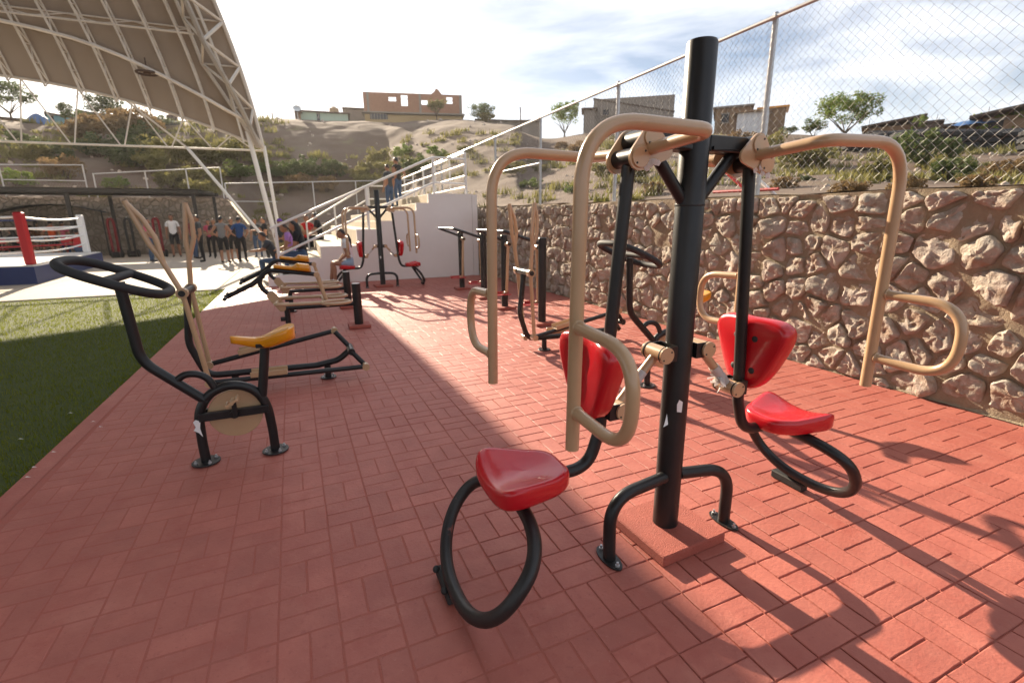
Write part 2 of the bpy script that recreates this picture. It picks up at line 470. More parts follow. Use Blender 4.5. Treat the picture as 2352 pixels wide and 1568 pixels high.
for n, (a, x, y, hor) in enumerate(bricks):
    v = rb.randrange(6)
    sink = min(.0064, max(0.0, .0012 + fbm(x, y, 0, .9, 2) * .0035) + .0052 * max(0, min(1, (1.5 - x) / 1.5)) + rb.random() * .0007)
    rz = ROTB + (math.pi if rb.random() < .5 else 0)
    if n < 300 and a > 0:
        o = bpy.data.objects.new('brick', (HM if hor else VM)[v]); COL.objects.link(o); o.parent = pav
        o.location = (x, y, -sink); o.rotation_euler = (rb.uniform(-.0012, .0012), rb.uniform(-.0012, .0012), rz)
    else:
        src = (HV if hor else VV)[v]; M = Matrix.Translation((x, y, -sink)) @ Euler((rb.uniform(-.001, .001), rb.uniform(-.001, .001), rz)).to_matrix().to_4x4()
        rest.add([M @ V(p) for p in src.v], src.f)
tag(rest.obj('brick_field', 'red_concrete', pav, ang=22, fix=False), kind='stuff')
# pressed edge strip beside the turf and the mortar fillet at the wall foot
part('edge_strip', 'red_concrete', pav, lambda b: b.grid(lambda u, v: (XE + .002 + .118 * u, -2.9 + (YG + 2.9) * v, -.0048 + .0012 * nz(v * 60, u)), 1, 40))

# artificial turf
turf = sheet('turf_ground', -26, XE - .004, -6, YG, -0.030, 'turf_base')
tag(turf, 'flat backing of the artificial lawn beside the red pavement', 'ground')
rg = random.Random(5)
tb = MB()
vs, fs = [], []
def blade(x, y, hgt, wd):
    a = rg.random() * 6.283; dx, dy = math.cos(a) * wd, math.sin(a) * wd
    lx, ly = rg.uniform(-1, 1) * hgt * .55, rg.uniform(-1, 1) * hgt * .55
    o = len(vs); vs.extend([(x - dx, y - dy, -.03), (x + dx, y + dy, -.03), (x + lx, y + ly, -.03 + hgt)]); fs.append((o, o + 1, o + 2))
for _ in range(90000):
    y = 1.8 + (YG - 1.85) * rg.random() ** 1.5; x = XE - .003 - rg.random() ** 1.25 * 10.0
    q = proj((x, y, 0))
    if not q or not (-30 < q[0] < 700 and q[1] < 1590): continue
    sc = 1 + y * .10
    blade(x, y, .034 * (.7 + .6 * rg.random()), .0022 * sc)
tb.v, tb.f = vs, fs
tag(tb.obj('turf_blades', 'turf', None, smooth=False, fix=False), 'short green artificial grass beside the red pavement', 'grass', kind='stuff')
# litter on the turf edge
lt = thing('paper_litter', 'small white paper scraps lying along the lawn edge', 'litter', PZ(215, 970, 0))
for k, (px_, py_) in enumerate([(212, 970), (228, 982), (75, 1075), (60, 1098), (120, 1040), (45, 1010), (160, 950)]):
    p = PZ(px_, py_, 0.004) - V(lt.location); a = k * 1.3
    part('scrap', 'paper', lt, lambda b: b.add([p + V((-.02, -.006, 0)), p + V((.0, -.009, .012)), p + V((.022, .004, .002)), p + V((.002, .008, .010))], [(0, 1, 2, 3)]), smooth=False)

# concrete court: slabs with open joints
court = sheet('court', -40, 6, YG + .01, 29.2, -0.03, 'concrete_gap')
tag(court, 'pale concrete court beyond the lawn', 'court')
xs = [-40, -34, -28, -23, -18.5, -14.2, -10, -6.0, -1.9, 2.2, 6.0]; ys = [YG + .02, 17.1, 21.3, 25.4, 29.1]
for i in range(len(xs) - 1):
    for j in range(len(ys) - 1):
        b = MB(); x0, x1, y0, y1 = xs[i] + .008, xs[i + 1] - .008, ys[j] + .008, ys[j + 1] - .008
        b.box(((x0 + x1) / 2, (y0 + y1) / 2, -.031), (x1 - x0, y1 - y0, .06), bev=.006)
        b.obj('slab', 'concrete', court)
# white pebbly stones scattered on pavement seams are left to the material
# ------------------------------------------------------------------ stone wall on the right
WT = 1.70
wall = thing('stone_wall', 'rubble stone retaining wall with sandy mortar under the chain link fence on the right', 'wall', (XW, 6, 0))
def wp(y, z, off): return V((off, y - 6, z))
def wall_top(y): return WT + .012 * (y - 2) + .018 * nz(y, 0, 0, 1.3)
def mort(u, v):
    y = -3 + 32.3 * u; zt = wall_top(y)
    z = -.1 + (zt + .1) * v
    d = fbm(y, z, 3.1, 2.6, 4) * .030 + fbm(y, z, 9, 9, 3) * .016 - .007
    if v > .985: d = .0
    return wp(y, z, -d - .02 - (0.05 * max(0, .12 - z)))
part('mortar', 'mortar', wall, lambda b: b.grid(mort, 700, 44), fix=False, ang=80)
part('coping', 'mortar', wall, lambda b: b.grid(lambda u, v: wp(-3 + 32.3 * u, wall_top(-3 + 32.3 * u) + .012 * nz(u * 60, v * 3) + .01, .03 + .40 * v), 300, 4), fix=False)
# stone material with pinkish, grey and ochre stones
m = mat('stone', (0.40, 0.285, 0.205), 0.9, objrand=0.20, bump=(30, 1.0, 10))
t = m.node_tree; N = t.nodes; lk = t.links.new
b_ = N['Principled BSDF']; oi = N.new('ShaderNodeObjectInfo'); geo = N.new('ShaderNodeNewGeometry')
rp_ = N.new('ShaderNodeValToRGB'); e = rp_.color_ramp.elements
e[0].position = 0; e[0].color = (0.414, 0.364, 0.303, 1); e[1].position = 1; e[1].color = (0.408, 0.370, 0.324, 1)
for p_, c_ in ((.2, (0.360, 0.306, 0.245)), (.38, (0.411, 0.346, 0.297)), (.55, (0.493, 0.424, 0.355)), (.7, (0.367, 0.295, 0.249)), (.85, (0.452, 0.395, 0.314))):
    q_ = e.new(p_); q_.color = (*c_, 1)
wn = N.new('ShaderNodeTexNoise'); wn.inputs['Scale'].default_value = 3.4; lk(geo.outputs['Position'], wn.inputs['Vector'])
ad = N.new('ShaderNodeMath'); ad.operation = 'ADD'; lk(oi.outputs['Random'], ad.inputs[0]); lk(wn.outputs['Fac'], ad.inputs[1])
fr = N.new('ShaderNodeMath'); fr.operation = 'FRACT'; lk(ad.outputs[0], fr.inputs[0]); lk(fr.outputs[0], rp_.inputs['Fac'])
n2 = N.new('ShaderNodeTexNoise'); n2.inputs['Scale'].default_value = 19; n2.inputs['Detail'].default_value = 8; n2.inputs['Roughness'].default_value = .7; lk(geo.outputs['Position'], n2.inputs['Vector'])
mr = N.new('ShaderNodeMapRange'); mr.inputs['From Min'].default_value = .54; mr.inputs['From Max'].default_value = .70; lk(n2.outputs['Fac'], mr.inputs['Value'])
mx1 = N.new('ShaderNodeMix'); mx1.data_type = 'RGBA'; lk(mr.outputs[0], mx1.inputs['Factor']); lk(rp_.outputs['Color'], mx1.inputs['A']); mx1.inputs['B'].default_value = (.62, .53, .45, 1)
n3 = N.new('ShaderNodeTexNoise'); n3.inputs['Scale'].default_value = 8; n3.inputs['Detail'].default_value = 6; lk(geo.outputs['Position'], n3.inputs['Vector'])
mr3 = N.new('ShaderNodeMapRange'); mr3.inputs['From Min'].default_value = .50; mr3.inputs['From Max'].default_value = .66; lk(n3.outputs['Fac'], mr3.inputs['Value'])
mx2 = N.new('ShaderNodeMix'); mx2.data_type = 'RGBA'; lk(mr3.outputs[0], mx2.inputs['Factor']); lk(mx1.outputs['Result'], mx2.inputs['A']); mx2.inputs['B'].default_value = (.31, .225, .165, 1)
lk(mx2.outputs['Result'], b_.inputs['Base Color'])

def rock(seed):
    rnd = random.Random(seed); b = MB(); b.sphere((0, 0, 0), 1, 7, 5); return b
def clip(poly, nx_, ny_, d):
    o = []
    for i in range(len(poly)):
        p, q = poly[i], poly[(i + 1) % len(poly)]; a = p[0] * nx_ + p[1] * ny_ - d; c = q[0] * nx_ + q[1] * ny_ - d
        if a <= 0: o.append(p)
        if (a < 0 < c) or (c < 0 < a): t_ = a / (a - c); o.append((p[0] + (q[0] - p[0]) * t_, p[1] + (q[1] - p[1]) * t_))
    return o
rs = random.Random(11)
seeds = []
nrow = 8
for r_ in range(-1, nrow + 1):
    y = .6 + (r_ % 2) * .14
    while y < 29.2:
        wd = rs.uniform(.15, .36) * (1.35 if y > 13 else 1)
        seeds.append((y + wd / 2 + rs.uniform(-.08, .08), .02 + (r_ + .5) * (WT + .03) / nrow + rs.uniform(-.085, .085), rs.uniform(-.02, .02))); y += wd
def stone_mesh(poly, cx_, cz_, seed, hi):
    rnd = random.Random(seed)
    for _ in range(1):                                   # soften the corners
        o = []
        for i in range(len(poly)):
            p, q = poly[i], poly[(i + 1) % len(poly)]; o += [(p[0] * .89 + q[0] * .11, p[1] * .89 + q[1] * .11), (p[0] * .11 + q[0] * .89, p[1] * .11 + q[1] * .89)]
        poly = o
    n = 34 if hi else 14; L_ = []
    per = sum(math.dist(poly[i], poly[(i + 1) % len(poly)]) for i in range(len(poly))); step = per / n; i = 0; acc = 0; d0 = 0
    for k in range(n):
        t_ = k * step
        while d0 + math.dist(poly[i % len(poly)], poly[(i + 1) % len(poly)]) < t_: d0 += math.dist(poly[i % len(poly)], poly[(i + 1) % len(poly)]); i += 1
        p, q = poly[i % len(poly)], poly[(i + 1) % len(poly)]; f = (t_ - d0) / max(1e-6, math.dist(p, q)); L_.append((p[0] + (q[0] - p[0]) * f, p[1] + (q[1] - p[1]) * f))
    hgt = rnd.uniform(.026, .066); tx, tz = rnd.uniform(-.6, .6), rnd.uniform(-.5, .4)
    rings = ((1.0, -.03), (.988, .40), (.955, .74), (.885, .92), (.70, .98), (.48, 1.0), (.24, 1.0)) if hi else ((1.0, -.03), (.96, .45), (.82, .88), (.5, 1.0))
    vs = []; S_ = seed * 7.3
    for (sc_, hh) in rings:
        for (y, z) in L_:
            jx = 1 + .09 * fbm(y * 1 + S_, z, 0, 8, 3)
            dy, dz = (y - cx_) * sc_ * jx, (z - cz_) * sc_ * jx
            h_ = hgt * hh + (tx * dy + tz * dz) * min(1, max(0, hh)) * .55
            if hh > 0: h_ += (fbm(dy + S_, dz, 1, 7, 3) * .030 + abs(fbm(dy, dz + S_, 2, 13, 3)) * -.034 + fbm(dy, dz, S_, 34, 2) * .009) * (1 if hh > .5 else .5)
            vs.append((-h_, dy, dz))
    vs.append((-hgt + .008 * nz(S_, 0), 0, 0)); fs = []
    for r_ in range(len(rings) - 1):
        for k in range(n): k2 = (k + 1) % n; fs.append((r_ * n + k, (r_ + 1) * n + k, (r_ + 1) * n + k2, r_ * n + k2))
    e_ = len(vs) - 1; r_ = len(rings) - 1
    for k in range(n): fs.append((r_ * n + k, e_, r_ * n + (k + 1) % n))
    b = MB(); b.v, b.f = vs, fs; return b
cells = []
for i, (y, z, w_) in enumerate(seeds):
    zt_ = wall_top(y) - .02
    poly = [(y - .5, -.02), (y + .5, -.02), (y + .5, zt_), (y - .5, zt_)]
    for j, (y2, z2, w2) in enumerate(seeds):
        if i == j or abs(y2 - y) > .8: continue
        dx, dz = y2 - y, z2 - z; d_ = math.hypot(dx, dz)
        if d_ < 1e-3: continue
        gap = .013 + .012 * abs(nz(y, z, 0, 3)); poly = clip(poly, dx / d_, dz / d_, (y * dx + z * dz) / d_ + d_ / 2 - gap + (w_ - w2) * .5)
        if len(poly) < 3: break
    if len(poly) < 3: continue
    cy_ = sum(p[0] for p in poly) / len(poly); cz_ = sum(p[1] for p in poly) / len(poly)
    ar = abs(sum(poly[k][0] * poly[(k + 1) % len(poly)][1] - poly[(k + 1) % len(poly)][0] * poly[k][1] for k in range(len(poly)))) / 2
    if ar < .006 or rs.random() < .03: continue
    cells.append((cy_, cz_, poly))
cells.sort(key=lambda c_: c_[0])
srest = MB()
for n, (y, zc, poly) in enumerate(cells):
    sb = stone_mesh(poly, y, zc, n, n < 300)
    if n < 300:
        o = sb.obj('stone', 'stone', wall, fix=False, ang=46); o.location = wp(y, zc, -.012 + rs.uniform(-.012, .012)); 
    else: srest.add([V(p) + wp(y, zc, -.012) for p in sb.v], sb.f)
tag(srest.obj('stone_field', 'stone', wall, fix=False, ang=46), kind='stuff')
# sandy fillet and crumbs at the wall foot
part('wall_foot', 'mortar', wall, lambda b: b.grid(lambda u, v: wp(.5 + 12.4 * u, .0015 + (1 - v) * 0 + v * v * .055 * (1 + .5 * nz(u * 50, 0)), -.045 + .05 * v + .02 * nz(u * 70, 1)), 240, 5), fix=False)

# ------------------------------------------------------------------ chain link fence on the wall
XF, ZR = 4.93, 3.565
fence = thing('chain_link_fence', 'tall galvanised chain link fence standing on the stone wall on the right', 'fence', (XF, 6, WT))
FP = [-1.5, 1.39, 4.28, 7.14, 9.95, 12.62, 15.3, 18.0, 20.8]
for y in FP:
    part('post', 'zinc', fence, lambda b: b.cyl((0, y - 6, -.1), (0, y - 6, ZR - WT + .03), .030, 12).sphere((0, y - 6, ZR - WT + .03), .032, 10, 6))
part('top_rail', 'zinc', fence, lambda b: b.cyl((-.03, -9, ZR - WT), (-.03, 15, ZR - WT), .021, 10))
part('mid_rail', 'zinc', fence, lambda b: b.cyl((.0, 3.95, .97), (.0, 6.62, .99), .019, 10))
for y in FP[1:7]:
    part('clamp', 'zinc', fence, lambda b: b.cyl((-.03, y - 6 - .035, ZR - WT), (-.03, y - 6 + .035, ZR - WT), .027, 10))
DW, DH = .082, .082
for i in range(len(FP) - 1):
    y0, y1 = FP[i], FP[i + 1]
    if y1 < 1.2: continue
    b = MB(); yy = y0; n = 0
    while yy < y1:
        pts = []; z = ZR + .035; k = 0
        zb = wall_top(yy) + .045 + .012 * nz(yy, 5, 0, 3)
        while z > zb:
            pts.append((-.032 + (.0025 if (k + n) % 2 else -.0025), yy - 6 + (DW / 2 if k % 2 else 0) + .004 * nz(yy, z, 0, 2), z - WT)); z -= DH / 2; k += 1
        b.tube(pts, .0017, 3, caps=False); 
        yy += DW; n += 1
        b.tube([(-p[0] - .064, (yy - 6) - (DW / 2 if q % 2 else 0), p[2]) for q, p in enumerate(pts)], .0017, 3, caps=False)
    tag(b.obj('wire_mesh', 'wire', fence, fix=False), kind='stuff')

# ------------------------------------------------------------------ hillside around the yard
AZ = [-80, -50, -21.3, 1.6, 8, 18, 22, 27, 32.4, 40, 50.8, 60, 68, 85, 115]
EL = [6.5, 7.2, 7.75, 9.9, 10.0, 10.3, 9.8, 8.6, 9.0, 8.6, 7.8, 6.3, 5.2, 4.5, 4.0]
CD = [62, 60, 58, 58, 58, 58, 54, 48, 44, 40, 38, 35, 33, 32, 32]
def lerp(t, xs_, ys_):
    if t <= xs_[0]: return ys_[0]
    for i in range(len(xs_) - 1):
        if t <= xs_[i + 1]:
            u = (t - xs_[i]) / (xs_[i + 1] - xs_[i]); u = u * u * (3 - 2 * u); return ys_[i] + (ys_[i + 1] - ys_[i]) * u
    return ys_[-1]
YB = 29.55
def hill_r0(a):
    r1 = YB / math.cos(a) if abs(a) < 1.5 else 1e9
    if a > 1.5: r1 = 1e9
    r2 = (XF + .05) / math.sin(a) if a > 0.01 else 1e9
    return min(r1, r2, 75)
def hill_z(adeg, r):
    a = R(adeg); r0 = hill_r0(a); rc = lerp(adeg, AZ, CD); rc = max(rc, r0 + 8)
    zc = EYE + rc * math.tan(R(lerp(adeg, AZ, EL)))
    x = r * math.sin(a)
    back = 2.62 if x < -3.2 else (1.30 if x > -2.4 else 2.62 - 1.32 * (x + 3.2) / .8)
    z0 = back if math.cos(a) * r0 > YB - .5 else WT - .07
    t = (r - r0) / (rc - r0)
    xx, yy = r * math.sin(a), r * math.cos(a)
    if t < 0: return z0
    tt = min(t, 1)
    if adeg < 24: s = .38 * tt + .62 * tt * tt * (3 - 2 * tt)
    else: s = .52 * tt + .48 * tt * tt
    bump = fbm(xx, yy, 2, .09, 5) * 1.1 * min(1, t * 5) * (1 - .75 * min(1, max(0, t - .75) * 4))
    # mound near the crest as in the photograph
    if 0 < adeg < 26: bump += .55 * math.sin(max(0, min(1, (t - .55) / .4)) * math.pi) * (1 + .3 * math.sin(adeg * .9))
    z = z0 + (zc - z0) * s + bump * .22 + (fbm(xx, yy, 5, .9, 4) * .055 + abs(fbm(xx, yy, 8, .16, 3)) * -.22) * min(1, t * 6) * (.35 if t > .93 else 1)
    if t > 1: z = zc + bump * .3 - (t - 1) * 1.5
    return z
def hill_p(u, v):
    ad = -78 + 190 * u; r0 = hill_r0(R(ad)); rc = max(lerp(ad, AZ, CD), r0 + 8)
    t = v * 1.18
    r = r0 + (rc - r0) * (t if t < 1 else 1 + (t - 1) * 40 / (rc - r0) * 6)
    return V((r * math.sin(R(ad)), r * math.cos(R(ad)), hill_z(ad, r)))
hill = part('hillside', 'earth', None, lambda b: b.grid(hill_p, 560, 170), fix=False, ang=80)
tag(hill, 'bare brown dirt hillside rising behind the yard', 'hillside', kind='structure')
def on_hill(x, y, dist):
    """a photo direction and a distance -> the point of the hillside there"""
    d = ray(x, y); a = math.degrees(math.atan2(d.x, d.y))
    return V((dist * math.sin(R(a)), dist * math.cos(R(a)), hill_z(a, dist)))
def hit_hill(x, y):
    d = ray(x, y); a = math.degrees(math.atan2(d.x, d.y)); h = math.hypot(d.x, d.y); r = hill_r0(R(a))
    while r < 90:
        if hill_z(a, r) >= EYE + d.z / h * r: return V((r * math.sin(R(a)), r * math.cos(R(a)), hill_z(a, r)))
        r += .15
    return None

# ------------------------------------------------------------------ back retaining wall with fences
mv = mat('rubble_far', (0.26, 0.215, 0.165), 0.92)
t = mv.node_tree; N = t.nodes; lk = t.links.new; b_ = N['Principled BSDF']
geo = N.new('ShaderNodeNewGeometry'); vo = N.new('ShaderNodeTexVoronoi'); vo.inputs['Scale'].default_value = 4.3; vo.feature = 'DISTANCE_TO_EDGE'
vc = N.new('ShaderNodeTexVoronoi'); vc.inputs['Scale'].default_value = 4.3
for q_ in (vo, vc): lk(geo.outputs['Position'], q_.inputs['Vector'])
mr = N.new('ShaderNodeMapRange'); mr.inputs['From Max'].default_value = .16; lk(vo.outputs['Distance'], mr.inputs['Value'])
hs = N.new('ShaderNodeMix'); hs.data_type = 'RGBA'; hs.inputs['A'].default_value = (.25, .205, .16, 1); hs.inputs['B'].default_value = (.38, .31, .255, 1)
sp = N.new('ShaderNodeSeparateColor'); lk(vc.outputs['Color'], sp.inputs[0]); lk(sp.outputs[0], hs.inputs['Factor'])
mm = N.new('ShaderNodeMix'); mm.data_type = 'RGBA'; mm.inputs['A'].default_value = (.235, .195, .15, 1); lk(mr.outputs[0], mm.inputs['Factor']); lk(hs.outputs['Result'], mm.inputs['B'])
lk(mm.outputs['Result'], b_.inputs['Base Color'])
bn = N.new('ShaderNodeBump'); bn.inputs['Strength'].default_value = 1; bn.inputs['Distance'].default_value = .06; lk(mr.outputs[0], bn.inputs['Height']); lk(bn.outputs['Normal'], b_.inputs['Normal'])
bw = thing('retaining_wall', 'grey rubble retaining wall at the far end behind the standing crowd', 'wall', (-15, 29.3, 0))
def bwt(x): return 2.66 if x < -3.3 else (1.36 if x > -2.5 else 2.66 - 1.3 * (x + 3.3) / .8)
part('wall_face', 'rubble_far', bw, lambda b: b.grid(lambda u, v: V((-30 + 50 * u, -.05 + .10 * nz(u * 90, v * 6) * .6 + .25 * v * .4, bwt(-45 + 50 * u) * v + (.04 * nz(u * 80, 0) if v > .9 else 0))), 260, 12), fix=False)
part('wall_cap', 'rubble_far', bw, lambda b: b.grid(lambda u, v: V((-30 + 50 * u, .04 + .36 * v, bwt(-45 + 50 * u) + .03 + .02 * nz(u * 80, v))), 200, 2), fix=False)
def back_fence(label, x0, x1, z0, z1, zb, posts, y=29.5, mids=()):
    f = thing('wire_fence', label, 'fence', (x0, y, zb))
    def zt(x): return z0 + (z1 - z0) * (x - x0) / (x1 - x0) - zb
    for x in posts: part('post', 'zinc', f, lambda b: b.cyl((x - x0, 0, -.05), (x - x0, 0, zt(x) + .03), .032, 8))
    part('top_rail', 'zinc', f, lambda b: b.cyl((0, 0, zt(x0)), (x1 - x0, 0, zt(x1)), .025, 8))
    for (a, c, zz) in mids: part('mid_rail', 'zinc', f, lambda b: b.cyl((a - x0, 0, zz - zb), (c - x0, 0, zz - zb), .022, 8))
    b = MB(); x = x0
    while x < x1 - .05:
        h = zt(x); k = int(h / .11)
        b.tube([(x - x0 + (.055 if q % 2 else 0), .03, .05 + q * .11) for q in range(k)], .0014, 3, caps=False)
        b.tube([(x - x0 + .11 - (.055 if q % 2 else 0), .03, .05 + q * .11) for q in range(k)], .0014, 3, caps=False)
        x += .11
    tag(b.obj('wire_mesh', 'wire', f, fix=False), kind='stuff')
back_fence('galvanised wire fence on the far left stretch of the retaining wall', -22, -8.95, 3.75, 4.10, 2.66, [-22, -19, -16.2, -14.2, -11.9, -8.95], mids=[(-11.9, -8.95, 3.4)])
back_fence('galvanised wire fence section above the black pergola roof', -8.62, -3.42, 3.72, 4.16, 2.66, [-8.62, -6.6, -4.9, -3.42])
back_fence('low wire fence at the foot of the slope right of the white column', -3.40, 9.5, 3.45, 3.95, 1.36, [-3.40, -1.2, .9, 3.2, 5.6, 9.5], y=30.4, mids=[(-3.4, -1.0, 2.55)])
# ------------------------------------------------------------------ bleacher block with white end wall
YS, YS2 = 12.86, 24.0
bl = thing('bleacher_steps', 'concrete bleacher steps with a white painted end wall in front of the stone wall', 'bleachers', (1.5, YS, 0))
PROF = [(-.83, .24), (-.12, .24), (-.12, .62), (.12, .62), (.40, .62), (.40, .90), (1.28, .90), (1.28, 1.29), (1.88, 1.29), (1.88, 1.49), (2.19, 1.49), (2.19, 1.735), (2.81, 1.735), (2.81, 1.93), (3.14, 1.93), (3.14, 2.165), (4.32, 2.165)]
poly = [(-.83, -.05)] + PROF + [(4.32, -.05)]
part('end_wall', 'white_wall', bl, lambda b: b.prism([V((x - 1.5, 0, z)) for x, z in poly], None, (0, .16, 0)), smooth=False)
for k in range(0, len(PROF) - 1, 1):
    (x0, z0), (x1, z1) = PROF[k], PROF[k + 1]
    if abs(z0 - z1) > 1e-4: continue
    yf = YS2 if z0 > .7 else 21.0
    part('tread', 'bleacher_concrete', bl, lambda b: b.box(((x0 + x1) / 2 - 1.5 + .003, .163 + (yf - YS - .163) / 2, (z0 - .004) / 2 - .02), (x1 - x0 - .002, yf - YS - .163, z0 - .004 + .04), bev=.012))
part('back_wall', 'white_wall', bl, lambda b: b.box((4.40 - 1.5, (YS2 - YS) / 2, 1.05), (.14, YS2 - YS, 2.2)))
def railing(label, segs, posts, loc, r=.024, rp=.03, group=None):
    o = thing('handrail', label, 'handrail', loc, group=group); L0 = V(loc)
    for s_ in segs: part('rail', 'white_paint', o, lambda b: b.tube([V(p) - L0 for p in s_], r, 10))
    for a, c in posts: part('post', 'white_paint', o, lambda b: b.cyl(V(a) - L0, V(c) - L0, rp, 10))
    return o
yr = YS + .10
A0, A1, A2 = (-.66, yr, 1.335), (3.32, yr, 3.06), (4.2, yr, 3.04)
def rl(dz): return [(A0[0] + (.12 if dz else 0), yr, A0[2] + dz), (A1[0], yr, A1[2] + dz), (A2[0], yr, A2[2] + dz)]
def rz_(x): return A0[2] + (A1[2] - A0[2]) * (x - A0[0]) / (A1[0] - A0[0])
railing('white pipe handrail climbing the near edge of the bleacher steps', [rl(0), rl(-.62)],
        [((-.54, yr, .24), (-.54, yr, rz_(-.54))), ((1.6, yr, 1.29), (1.6, yr, rz_(1.6))), ((3.32, yr, 2.165), (3.32, yr, 3.06)), ((4.2, yr, 2.165), (4.2, yr, 3.22))], (-.54, yr, .24), .030, .034)
xr = 4.24
railing('white guard rail with four bars along the top back edge of the bleachers', [[(xr, YS + .25, 3.22 - k * .29), (xr, 23.2, 3.22 - k * .29)] for k in range(4)],
        [((xr, y, 2.165), (xr, y, 3.22)) for y in (14.6, 16.3, 18.0, 19.7, 21.4, 23.2)], (xr, 14.6, 2.165), .026, .030)
yf2 = 17.4
railing('thin white handrail climbing the middle of the bleacher steps', [[(.2, yf2, 1.45), (2.2, yf2, 2.62), (2.95, yf2, 2.62)], [(.2, yf2, 1.05), (2.2, yf2, 2.2), (2.95, yf2, 2.2)]],
        [((.2, yf2, .62), (.2, yf2, 1.45)), ((1.1, yf2, .9), (1.1, yf2, 1.97)), ((2.22, yf2, 1.735), (2.22, yf2, 2.62)), ((2.95, yf2, 1.93), (2.95, yf2, 2.62))], (.2, yf2, .62), .024, .028)

# ------------------------------------------------------------------ vaulted canopy on a white column
CXc, CYc, CZc = -0.95, 21.5, 4.18
YV, RV = 6.5, 15.0
can = thing('canopy_roof', 'huge cream sheet steel vault canopy on white trusses over the left of the yard', 'canopy', (-.80, 21.5, 0))
C0 = V((-.80, 21.5, 0))
XL = -26.0
def VP(u, h=None, phi=None, r=RV):
    """point of the vault: u its X at the springing, h the height above the springing; r < RV lies inside"""
    if phi is None: phi = math.asin(min(1, h / RV))
    hh = RV * math.sin(phi)
    return V((u - .10 * hh - .022 * min(hh, 8) ** 2, YV + r * math.cos(phi), CZc + r * math.sin(phi)))
def arch_h(u):
    t_ = abs((u + 8.6) / 7.65)
    while t_ > 1: t_ = abs(t_ - 2)
    return 1.80 * (1 - t_ ** 1.9)
def pt(u, v, r):
    p0 = math.asin((arch_h(u) + .02) / RV); phi = p0 + (R(171) - p0) * v ** 1.5; return VP(u, phi=phi, r=r) - C0
part('roof_sheet', 'roof_sheet', can, lambda b: b.grid(lambda u, v: pt(CXc + (XL - CXc) * u, v, RV), 90, 84), fix=False, ang=80)
part('roof_top', 'roof_sheet', can, lambda b: b.grid(lambda u, v: pt(CXc + (XL - CXc) * u, v, RV + .05), 90, 84), fix=False, ang=80)
def truss(b, top, bot, rt_=.03, rb_=.035, rw=.018, step=1, vert=False):
    b.tube(top, rt_, 6); b.tube(bot, rb_, 6)
    n = min(len(top), len(bot)); k = 0
    for i in range(0, n - step, step):
        if k % 2 == 0: b.tube([top[i], bot[min(i + step, n - 1)]], rw, 5)
        else: b.tube([bot[i], top[min(i + step, n - 1)]], rw, 5)
        if vert: b.tube([top[i], bot[i]], rw, 5)
        k += 1
    return b
for q in range(24):
    u = CXc - .60 - .85 * q
    def f(b, u=u):
        p0 = math.asin((arch_h(u) + .02) / RV); ph = [p0 + .034 * k for k in range(34)]
        truss(b, [VP(u, phi=p, r=RV - .05) - C0 for p in ph], [VP(u, phi=p - (.012 if k == 0 else 0), r=RV - .50) - C0 for k, p in enumerate(ph)], .027, .034, .016, vert=True)
    part('joist', 'steel_cream', can, f)
for ph in (R(14), R(20), R(27), R(35)):
    part('purlin', 'steel_cream', can, lambda b: truss(b, [VP(CXc - 1 - 20 * k / 24, phi=ph, r=RV - .06) - C0 for k in range(25)], [VP(CXc - 1 - 20 * k / 24, phi=ph - .012, r=RV - .5) - C0 for k in range(25)], .024, .032, .016))
def rim(b):
    ph = [.022 * k for k in range(46)]
    o_ = [VP(CXc - .02, phi=p, r=RV - .04) - C0 for p in ph]
    i_ = [VP(CXc - 1.15 + .95 * max(0, 1 - k / 8), phi=p, r=RV - .10) - C0 for k, p in enumerate(ph)]
    bt = [VP(CXc - .75 + .60 * max(0, 1 - k / 10), phi=p, r=RV - 1.15 * min(1, .12 + k / 9)) - C0 for k, p in enumerate(ph)]
    truss(b, o_[::2], bt[::2], .07, .085, .055); truss(b, i_[::2], bt[::2], .06, .085, .045)
    for k in range(0, 46, 4): b.tube([o_[k], i_[k]], .03, 5)
part('rim_truss', 'steel_cream', can, rim)
# diagonal rib that runs down to the corner column
def vault_hit(x, y, r):
    d = ray(x, y).normalized(); t_ = 5.0
    while t_ < 60:
        p = CAM + d * t_
        if p.y > YV and (p.y - YV) ** 2 + (p.z - CZc) ** 2 > r * r: return p
        t_ += .02
    return CAM + d * 20
def rib(b):
    px_ = [(598, 330), (557, 273), (515, 250), (473, 226), (427, 202), (381, 178), (330, 153), (278, 129), (222, 107), (167, 88), (84, 66), (0, 47), (-120, 25)]
    bot = [vault_hit(x, y, RV - 1.0 * min(1, .1 + k / 3)) - C0 for k, (x, y) in enumerate(px_)]
    top = []
    for p in bot:
        p_ = p + C0; d = V((0, p_.y - YV, p_.z - CZc)); k = (RV - .08) / d.length; top.append(V((p_.x, YV + d.y * k, CZc + d.z * k)) - C0)
    truss(b, top, bot, .042, .060, .034)
part('diagonal_rib', 'steel_cream', can, rib)
